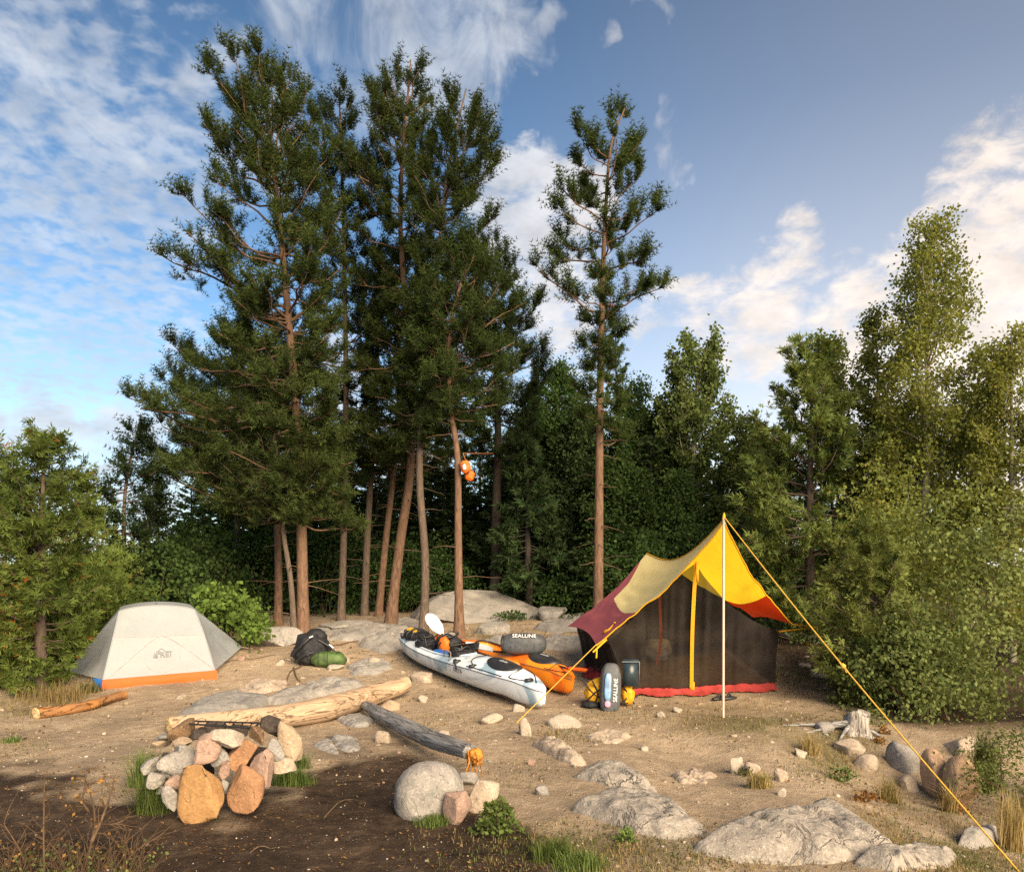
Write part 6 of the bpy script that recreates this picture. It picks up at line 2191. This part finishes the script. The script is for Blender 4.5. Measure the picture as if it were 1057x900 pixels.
bag('stuff_sack', 'olive green stuff sack lying in front of the black backpack', gs + [.04, .02, .10], (.25, .14, .115), rotz(.1), plain('olive_nylon', (.075, .125, .035), .6, .3, .35, 9, bump=.5), 44, .16, cat='sack',
    extra=lambda c: [('strap', straps(c, (.25, .14, .115), rotz(.1), 3, M_BLACK, .007), plain('dark_olive', (.03, .05, .02), .7))])

# ================================================================ orange bag hung in the pines
hb_ = at(481, 485, 12.7)
t0_, t1_ = at(478, 468, 12.75), at(512, 468, 16.8)
root = thing('hanging_bag', 'bright orange food bag hanging high beside a slim pine trunk', 'bag', hb_)
V, F = blob(at(480.5, 482, 12.65), (.085, .06, .11), roty(-.15), 4, .1, 2, 51, .8)
mb = MB().add(V, F)
V, F = blob(at(485, 491, 12.7), (.075, .05, .085), roty(.3), 4, .15, 2, 52, .75)
mb.add(V, F).build('bag_body', M_ORN, root)
MB().add(*blob(at(479.3, 482, 12.58), (.028, .014, .05), roty(-.15), 3, .1, 2, 53, .7)).build('pale_print', M_WHITE, root)
mb = MB().add(*tube1(smooth_path([at(481, 474, 12.65), at(484, 482, 12.62), at(483, 489, 12.62)], 8), .012, 5))
mb.build('black_strap', M_BLACK, root)
mb = MB().add(*tube1(np.linspace(at(480.5, 475, 12.65), t0_, 4), .006, 5)).add(*tube1(np.linspace(t0_, t1_, 20), .007, 5))
mb.build('hanging_cord', plain('orange_cord', (.45, .16, .05), .8), root)
# ---------------------------------------------------------------- grass, litter, twigs
M_GRASS = foliage('green_grass', (.035, .062, .016), (.20, .26, .075), .3)
M_DRYG = foliage('dry_grass', (.13, .10, .040), (.40, .31, .14), .3)
M_OLIVEG = foliage('short_grass', (.045, .060, .018), (.14, .15, .055), .3)
M_LEAF = foliage('dead_leaves', (.06, .030, .014), (.26, .145, .065), .15, rnd=0)
M_RUSTL = foliage('rusty_leaves', (.14, .045, .012), (.38, .13, .028), .2)
M_BROWNL = foliage('brown_leaves', (.10, .050, .018), (.30, .16, .055), .2, warm=(.45, .17, .03))
M_BUSHY = foliage('yellow_leaves', (.16, .12, .02), (.34, .24, .05), .25)


def blades(P, h, w_, g, lean=.45):
    n = len(P)
    a = g.uniform(0, 2 * PI, n)
    d = np.stack([np.cos(a), np.sin(a), np.zeros(n)], 1)
    s = np.stack([-np.sin(a), np.cos(a), np.zeros(n)], 1)
    H = (h * g.uniform(.45, 1.15, n))[:, None]
    le = g.uniform(.1, 1, n)[:, None] * lean
    W = np.full((n, 1), w_)
    up_ = np.array([0, 0, 1.])
    m = P + up_ * H * .6 + d * H * le * .35
    tip = P + up_ * H * (1 - .35 * le) + d * H * le
    V = np.stack([P - s * W * .5, P + s * W * .5, m + s * W * .4, tip, m - s * W * .4], 1)
    V = V[:, [0, 1, 2, 4, 2, 3, 4]]
    T = np.repeat(g.random(n), 7)
    i = np.arange(n)[:, None] * 7
    return V.reshape(-1, 3), (i + [[0, 1, 2, 3]], i + [[4, 5, 6]]), T


def add_blades(mb, V, FF, T):
    """Blade stalks are quads and blade tips triangles over the same verts."""
    n0 = mb.n
    mb.add(V, FF[0], T)
    mb.F.append(np.asarray(FF[1], np.int64) + n0)
    return mb


def tuft(name, label, px, py, rpx, hpx, n, mat, seed, cat='grass tuft', group=None, lean=.95, w_=.0045, ry=.7):
    g = np.random.default_rng(seed)
    n = int(n * 1.5)
    p = on_ground(px, py)
    sc = p[1] / FOC
    r = rpx * sc
    q = g.normal(0, .48, (n, 2))
    q = q / np.maximum(1, np.linalg.norm(q, axis=1, keepdims=True) / (1.15 * g.random((n, 1)) ** .5)) * [r, r * ry]
    B = np.stack([p[0] + q[:, 0], p[1] + q[:, 1], gz(p[0] + q[:, 0], p[1] + q[:, 1]) - .01], 1)
    ob = add_blades(MB(), *blades(B, hpx * sc, w_, g, lean)).build(name, mat, origin=p, smooth=False)
    return tag(ob, label, cat, group)


GT = 'grass tufts round the camp'
tuft('grass_tuft', 'long green grass tuft at the left foot of the fire ring', 160, 838, 24, 46, 420, M_GRASS, 601, group=GT)
tuft('grass_tuft', 'green grass blades higher on the left flank of the fire ring', 148, 812, 14, 44, 240, M_GRASS, 602, group=GT)
tuft('grass_tuft', 'few green blades in front of the big orange slab stone', 218, 848, 6, 20, 46, M_GRASS, 603, group=GT)
tuft('grass_tuft', 'short green tuft right of the fire ring', 300, 810, 24, 22, 420, M_GRASS, 604, group=GT)
tuft('grass_tuft', 'small green tuft behind the tall tan stone', 310, 793, 10, 22, 140, M_GRASS, 605, group=GT)
tuft('grass_tuft', 'low green tuft at the foot of the grey boulder', 450, 850, 26, 12, 300, M_GRASS, 606, group=GT)
tuft('grass_tuft', 'thin green tuft near the front edge, right of the boulder', 572, 888, 22, 26, 320, M_GRASS, 608, group=GT)
tuft('grass_tuft', 'green tuft at the front edge below the long tilted slab', 600, 898, 30, 24, 320, M_GRASS, 609, group=GT)
tuft('grass_tuft', 'dry yellow tuft on the slope edge', 784, 813, 14, 20, 260, M_DRYG, 610, group=GT)
tuft('grass_tuft', 'yellow green tuft in the crack of the split boulder', 980, 838, 8, 34, 110, M_DRYG, 611, group=GT)
tuft('grass_tuft', 'tall yellow green grass clump right of the split boulder', 1016, 815, 14, 68, 330, M_OLIVEG, 612, group=GT, lean=.3, w_=.0045)
tuft('grass_tuft', 'tall dry straw at the right edge in front of the willow', 1046, 878, 16, 64, 170, M_DRYG, 613, group=GT, lean=.4)
tuft('grass_tuft', 'dry straw on the bank above the orange leaves', 918, 828, 12, 34, 130, M_DRYG, 614, group=GT)
tuft('grass_tuft', 'dry straw standing on the bank below the stump', 836, 778, 12, 24, 150, M_DRYG, 615, group=GT)
tuft('grass_tuft', 'small green tuft left of the firewood log', 12, 766, 12, 10, 120, M_GRASS, 616, group=GT)
tuft('grass_tuft', 'dry grass fringe at the foot of the big bright cedar', 60, 722, 40, 22, 420, M_DRYG, 617, group=GT, lean=.9)
tuft('grass_tuft', 'green and dry grass at the left tip of the tent', 92, 714, 16, 14, 200, M_OLIVEG, 618, group=GT, lean=.9)


def herb(name, label, px, py, rpx, hpx, n, mat, seed, ll=.03, cat='plant', group=None):
    g = np.random.default_rng(seed)
    p = on_ground(px, py)
    sc = p[1] / FOC
    q = g.normal(0, .45, (n, 3)) * [rpx * sc, rpx * sc * .8, 0]
    rr = np.linalg.norm(q, axis=1) / (rpx * sc)
    q[:, 2] = hpx * sc * np.clip(1 - rr ** 2 * .6, .1, 1) * g.uniform(.1, 1, n)
    root = thing(name, label, cat, p, group)
    MB().add(*leaves(p + q, ll, .36, g, np.clip(g.normal(.5, .2, n), 0, 1), -.3)).build('leaves', mat, root, smooth=False)
    m = 12
    e = p + q[:m]
    f = np.linspace(0, 1, 5)[None, :, None]
    MB().add(*tubes((p + q[:m] * [.3, .3, 0])[:, None] * (1 - f) + e[:, None] * f, np.full((m, 5), .003), 3)).build('stem', M_BARK_W, root)
    return root


herb('low_plant', 'round bushy green plant right of the wedge shaped tan rock', 513, 862, 22, 36, 520, M_GRASS, 621, .035)
herb('low_plant', 'small dark green plant growing in front of the long tilted slab', 646, 868, 10, 14, 150, M_GRASS, 622, .03)
herb('low_plant', 'patch of rusty orange leaves on the bank right of the stump', 912, 758, 6, 9, 60, M_BROWNL, 623, .03)
herb('low_plant', 'rusty orange leaves on the bank below the other orange patch', 908, 768, 8, 6, 60, M_BROWNL, 624, .03)
herb('low_plant', 'orange brown dead foliage at the foot of the split boulder', 988, 838, 12, 8, 90, M_BROWNL, 625, .03)
herb('low_plant', 'rusty bracken at the foot of the eroded bank', 893, 828, 16, 10, 130, M_BROWNL, 626, .03)
herb('low_plant', 'dark green low plant beside the white pointed stone', 770, 800, 10, 8, 110, M_OLIVEG, 627, .025)
herb('low_plant', 'grey green low shrublet on the eroded slope', 868, 806, 18, 16, 260, M_ALDER, 628, .028)
herb('low_plant', 'yellowish fern patch on the granite outcrop edge', 530, 640, 24, 9, 260, M_UNDER, 629, .06)
herb('low_plant', 'green plants at the wood edge beside the mossy boulder', 592, 646, 20, 12, 240, M_UNDER, 630, .06)

# dry branchy bush in the near left corner
g = np.random.default_rng(640)
pb = on_ground(60, 905)
root = thing('dry_bush', 'bare dry bush with a few orange leaves in the near left corner', 'bush', pb)
tw = MB()
tips = []
mains = [[(85, 905), (95, 868), (98, 842), (92, 815)], [(95, 868), (108, 838), (118, 805)], [(92, 838), (85, 826), (88, 812)], [(120, 905), (138, 880), (165, 862)], [(0, 876), (15, 876), (28, 890)], [(46, 905), (45, 860), (46, 803)], [(70, 905), (60, 880), (40, 862)], [(30, 905), (22, 880), (4, 850)], [(98, 860), (112, 862), (130, 880)], [(140, 905), (133, 880), (128, 862)], [(98, 850), (118, 850), (135, 842)]]
for i, mpts in enumerate(mains):
    Yb = pb[1] + g.uniform(-.05, .2)
    Pm = smooth_path([at(a_, b_, Yb + .06 * k) for k, (a_, b_) in enumerate(mpts)], 12)
    tw.add(*tube1(Pm, np.linspace(.011 if i < 2 else .007, .003, 12), 5))
    n2 = 9
    for _ in range(n2):
        k = g.integers(3, 12)
        d = unit(unit(Pm[min(k, 11)] - Pm[k - 2]) + g.normal(0, .6, 3))
        l_ = g.uniform(.05, .16)
        pts = smooth_path([Pm[k], Pm[k] + d * l_ * .5 + g.normal(0, .01, 3), Pm[k] + d * l_ + g.normal(0, .02, 3)], 6)
        tw.add(*tube1(pts, np.linspace(.003, .0012, 6), 4))
        tips.append(pts[-1])
for _ in range(340):                              # tangle of fine stalks
    px, py = g.uniform(-10, 150), g.uniform(872, 925)
    b0 = at(px, py, pb[1] + g.uniform(-.25, .25))
    b0[2] = gz1(b0[0], b0[1])
    d = np.array([g.normal(0, .35), g.normal(0, .3), g.uniform(.4, 1)])
    l_ = g.uniform(.08, .26)
    pts = smooth_path([b0, b0 + d * l_ * .5 + g.normal(0, .015, 3), b0 + d * l_ + g.normal(0, .03, 3)], 6)
    tw.add(*tube1(pts, np.linspace(.0028, .001, 6), 3))
    tips.append(pts[-1])
tw.build('branch', bark('bush_twig', (.04, .026, .016), (.15, .095, .055), (30, 30, 8), .3), root)
tips = np.array(tips)
orange_c = at(97, 808, pb[1] + .15)
lf = np.concatenate([tips[g.integers(0, len(tips), 110)] + g.normal(0, .012, (110, 3)), orange_c + g.normal(0, 1, (46, 3)) * [.085, .06, .045], at(76, 832, pb[1] + .1) + g.normal(0, 1, (18, 3)) * [.03, .03, .025]])
MB().add(*leaves(lf, .022, .36, g, np.clip(g.normal(.5, .25, len(lf)), 0, 1)))  .build('dry_leaves', M_BROWNL, root, smooth=False)
# low bramble leaves under the bush
px, py = g.uniform(-10, 150, 500), g.uniform(868, 915, 500)
B = np.array([at(a_, b_, pb[1]) for a_, b_ in zip(px, py)])
B[:, 1] = pb[1] + g.uniform(-.3, .25, 500)
B[:, 2] = gz(B[:, 0], B[:, 1]) + g.uniform(.0, .09, 500)
MB().add(*leaves(B, .024, .36, g, np.clip(g.normal(.35, .25, 500), 0, 1))).build('low_leaves', M_ALDER, root, smooth=False)

# single twigs lying about
GTW = 'twigs lying on the ground'
for lab, pts, r_ in [
        ('pale curved twig lying on the dark soil', [(334, 846), (350, 832), (362, 826), (378, 834)], .006),
        ('thin twig on the dark soil nearest the front', [(258, 882), (275, 878), (298, 880)], .004),
        ('slender twig leaning below the wedge rock', [(490, 850), (497, 838), (506, 826)], .004),
        ('short forked twig in front of the backpack roots', [(303, 690), (306, 700), (310, 704)], .012),
        ('bleached root across the dirt left of the backpack', [(312, 688), (300, 694), (296, 704)], .014),
        ('pale branch lying on the grassy slope below the shelter', [(806, 748), (828, 744), (850, 738)], .008),
        ('thin root snaking left of the pines', [(212, 690), (235, 683), (262, 680), (285, 676)], .010),
        ('long root along the ground behind the kayak bow', [(340, 668), (372, 662), (410, 664), (440, 668)], .014),
        ('root between the outcrop and the shelter', [(470, 672), (520, 668), (560, 671)], .010)]:
    Pq = np.array([on_ground(a_, b_) for a_, b_ in pts])
    Pq = smooth_path(Pq, 16)
    Pq[:, 2] = gz(Pq[:, 0], Pq[:, 1]) + r_ * .7
    Pq[:, 2] += .02 * np.abs(np.sin(np.linspace(0, 5, 16))) * (r_ < .008)
    ob = MB().add(*tube1(Pq, np.linspace(r_, r_ * .4, 16), 6)).build('twig', M_BARK_W, origin=Pq[0])
    tag(ob, lab, 'twig', GTW)


# uncountable litter: pebbles, dead leaves and needles, short grass
def scatter(n, test, g, ylo=3.9, yhi=16, xs=.75):
    Y = ylo * (yhi / ylo) ** g.random(n)
    x = g.uniform(-xs, xs, n) * Y
    k = test(x, Y)
    return x[k], Y[k]


def masks(x, y):
    z = gz(x, y)
    px = CX + x * FOC / y
    py = HY + (CAMZ - z) * FOC / y
    bd = np.interp(px, [-200, 0, 90, 160, 250, 330, 345, 420, 500, 560, 640, 800], [770, 775, 800, 815, 815, 800, 775, 790, 850, 885, 930, 990])
    d = sstep(-30, 30, py - bd)
    gs_ = np.zeros(len(x))
    for (cx, cy2, rx, ry, am) in [(760, 745, 110, 26, .7), (620, 885, 150, 30, 1), (860, 770, 60, 40, .6), (930, 860, 90, 40, .8), (650, 740, 60, 14, .45), (590, 760, 50, 14, .5), (560, 665, 60, 14, .5), (40, 725, 70, 18, .6), (20, 770, 40, 20, .3), (830, 690, 40, 40, .6), (510, 655, 60, 14, .6), (780, 885, 60, 20, .8), (1010, 885, 80, 40, 1), (470, 745, 60, 12, .25), (430, 870, 60, 20, .2), (540, 800, 40, 20, .3)]:
        gs_ = np.maximum(gs_, am * np.exp(-(((px - cx) / rx) ** 2 + ((py - cy2) / ry) ** 2)))
    return px, py, z, d, gs_


g = np.random.default_rng(700)
x, y = scatter(16000, lambda x, y: np.ones(len(x), bool), g)
px, py, z, d, gs_ = masks(x, y)
cl_ = fbm(np.stack([x * 1.6, y * 1.6, x * 0], 1), 3, 71)
k = (g.random(len(x)) < (.75 - .55 * d) * np.clip(.55 + 1.1 * cl_, .05, 1)) & (z > -2)
x, y, z = x[k], y[k], z[k]
V0, F0 = ico(1)
n = len(x)
r = np.minimum(.0045 * np.exp(g.normal(0, .55, n)), .02) * np.clip(y / 7, .7, 1.5)
S = V0[None] * r[:, None, None] * g.uniform(.6, 1.3, (n, 1, 3)) * np.array([1, 1, .7]) * (1 + g.normal(0, .14, (n, len(V0), 1)))
S = S + np.stack([x, y, z + r * .2], 1)[:, None, :]
F = (F0[None] + (np.arange(n) * len(V0))[:, None, None]).reshape(-1, 3)
t = NT('pebble_mix')
ta = t.n('ShaderNodeAttribute', attribute_name='tint').outputs[2]
b = t.n('ShaderNodeBsdfPrincipled', _Roughness=.9)
t.put(b.inputs['Base Color'], t.ramp(ta, [(0, (.16, .11, .075)), (.4, (.32, .235, .16)), (.75, (.38, .31, .235)), (1, (.46, .40, .32))]))
M_PEB = t.out(b)
tag(MB().add(S.reshape(-1, 3), F, np.repeat(g.random(n), len(V0))).build('gravel', M_PEB, smooth=False), 'fine gravel and grit strewn over the trodden dirt', 'gravel', kind='stuff')

x, y = scatter(40000, lambda x, y: np.ones(len(x), bool), g, yhi=15)
px, py, z, d, gs_ = masks(x, y)
cl_ = fbm(np.stack([x * 1.3, y * 1.3, x * 0 + 4], 1), 3, 72)
bank = np.exp(-(((px - 900) / 70) ** 2 + ((py - 810) / 40) ** 2))
k = g.random(len(x)) < np.clip(.14 + .8 * d + .5 * bank + .3 * gs_ + .45 * sstep(690, 668, py) * sstep(600, 540, px), 0, 1) * np.clip(.6 + cl_, .1, 1)
x, y, z = x[k], y[k], z[k]
n = len(x)
a = g.uniform(0, 2 * PI, n)
tl = g.uniform(-.35, .35, (n, 1))
dd = np.stack([np.cos(a), np.sin(a), np.zeros(n)], 1)
ss = np.stack([-np.sin(a), np.cos(a), np.zeros(n)], 1) + np.array([0, 0, 1.]) * tl
L = (g.uniform(.009, .034, n) * np.clip(y / 6, .8, 1.8))[:, None]
W = L * np.where(g.random(n) < .55, .07, .32)[:, None]
B = np.stack([x, y, z + .006], 1)
tp_ = B + dd * L + np.array([0, 0, 1.]) * g.uniform(-.1, .45, (n, 1)) * L
V = np.stack([B, (B + tp_) / 2 - ss * W, tp_, (B + tp_) / 2 + ss * W], 1).reshape(-1, 3)
tag(MB().add(V, np.arange(n * 4).reshape(-1, 4), np.repeat(g.random(n) ** 1.6, 4)).build('leaf_litter', M_LEAF, smooth=False), 'dead leaves, needles and bark bits strewn over the soil', 'leaf litter', kind='stuff')

for nm, mat, cnt, thr, lab, hh, sd_ in (('short_grass', M_OLIVEG, 130000, .0, 'short patchy olive grass on the slope and between the slabs', .045, 81), ('dry_grass', M_DRYG, 120000, .15, 'dry straw coloured grass thinly covering the slope', .06, 82)):
    g = np.random.default_rng(sd_)
    x, y = scatter(cnt, lambda x, y: np.ones(len(x), bool), g, yhi=14)
    px, py, z, d, gs_ = masks(x, y)
    cl_ = fbm(np.stack([x * 2.2, y * 2.2, x * 0 + sd_], 1), 4, sd_)
    k = g.random(len(x)) < np.clip(gs_ * 1.3 - .12, 0, 1) * np.clip(.35 + 1.8 * cl_, 0, 1)
    x, y, z = x[k], y[k], z[k]
    B = np.stack([x, y, z - .004], 1)
    tag(add_blades(MB(), *blades(B, hh * np.clip(y / 7, .7, 1.3), .0055 if nm[0] == 's' else .0045, g, .9)).build(nm, mat, smooth=False), lab, 'grass', kind='stuff')
bpy.context.view_layer.update()
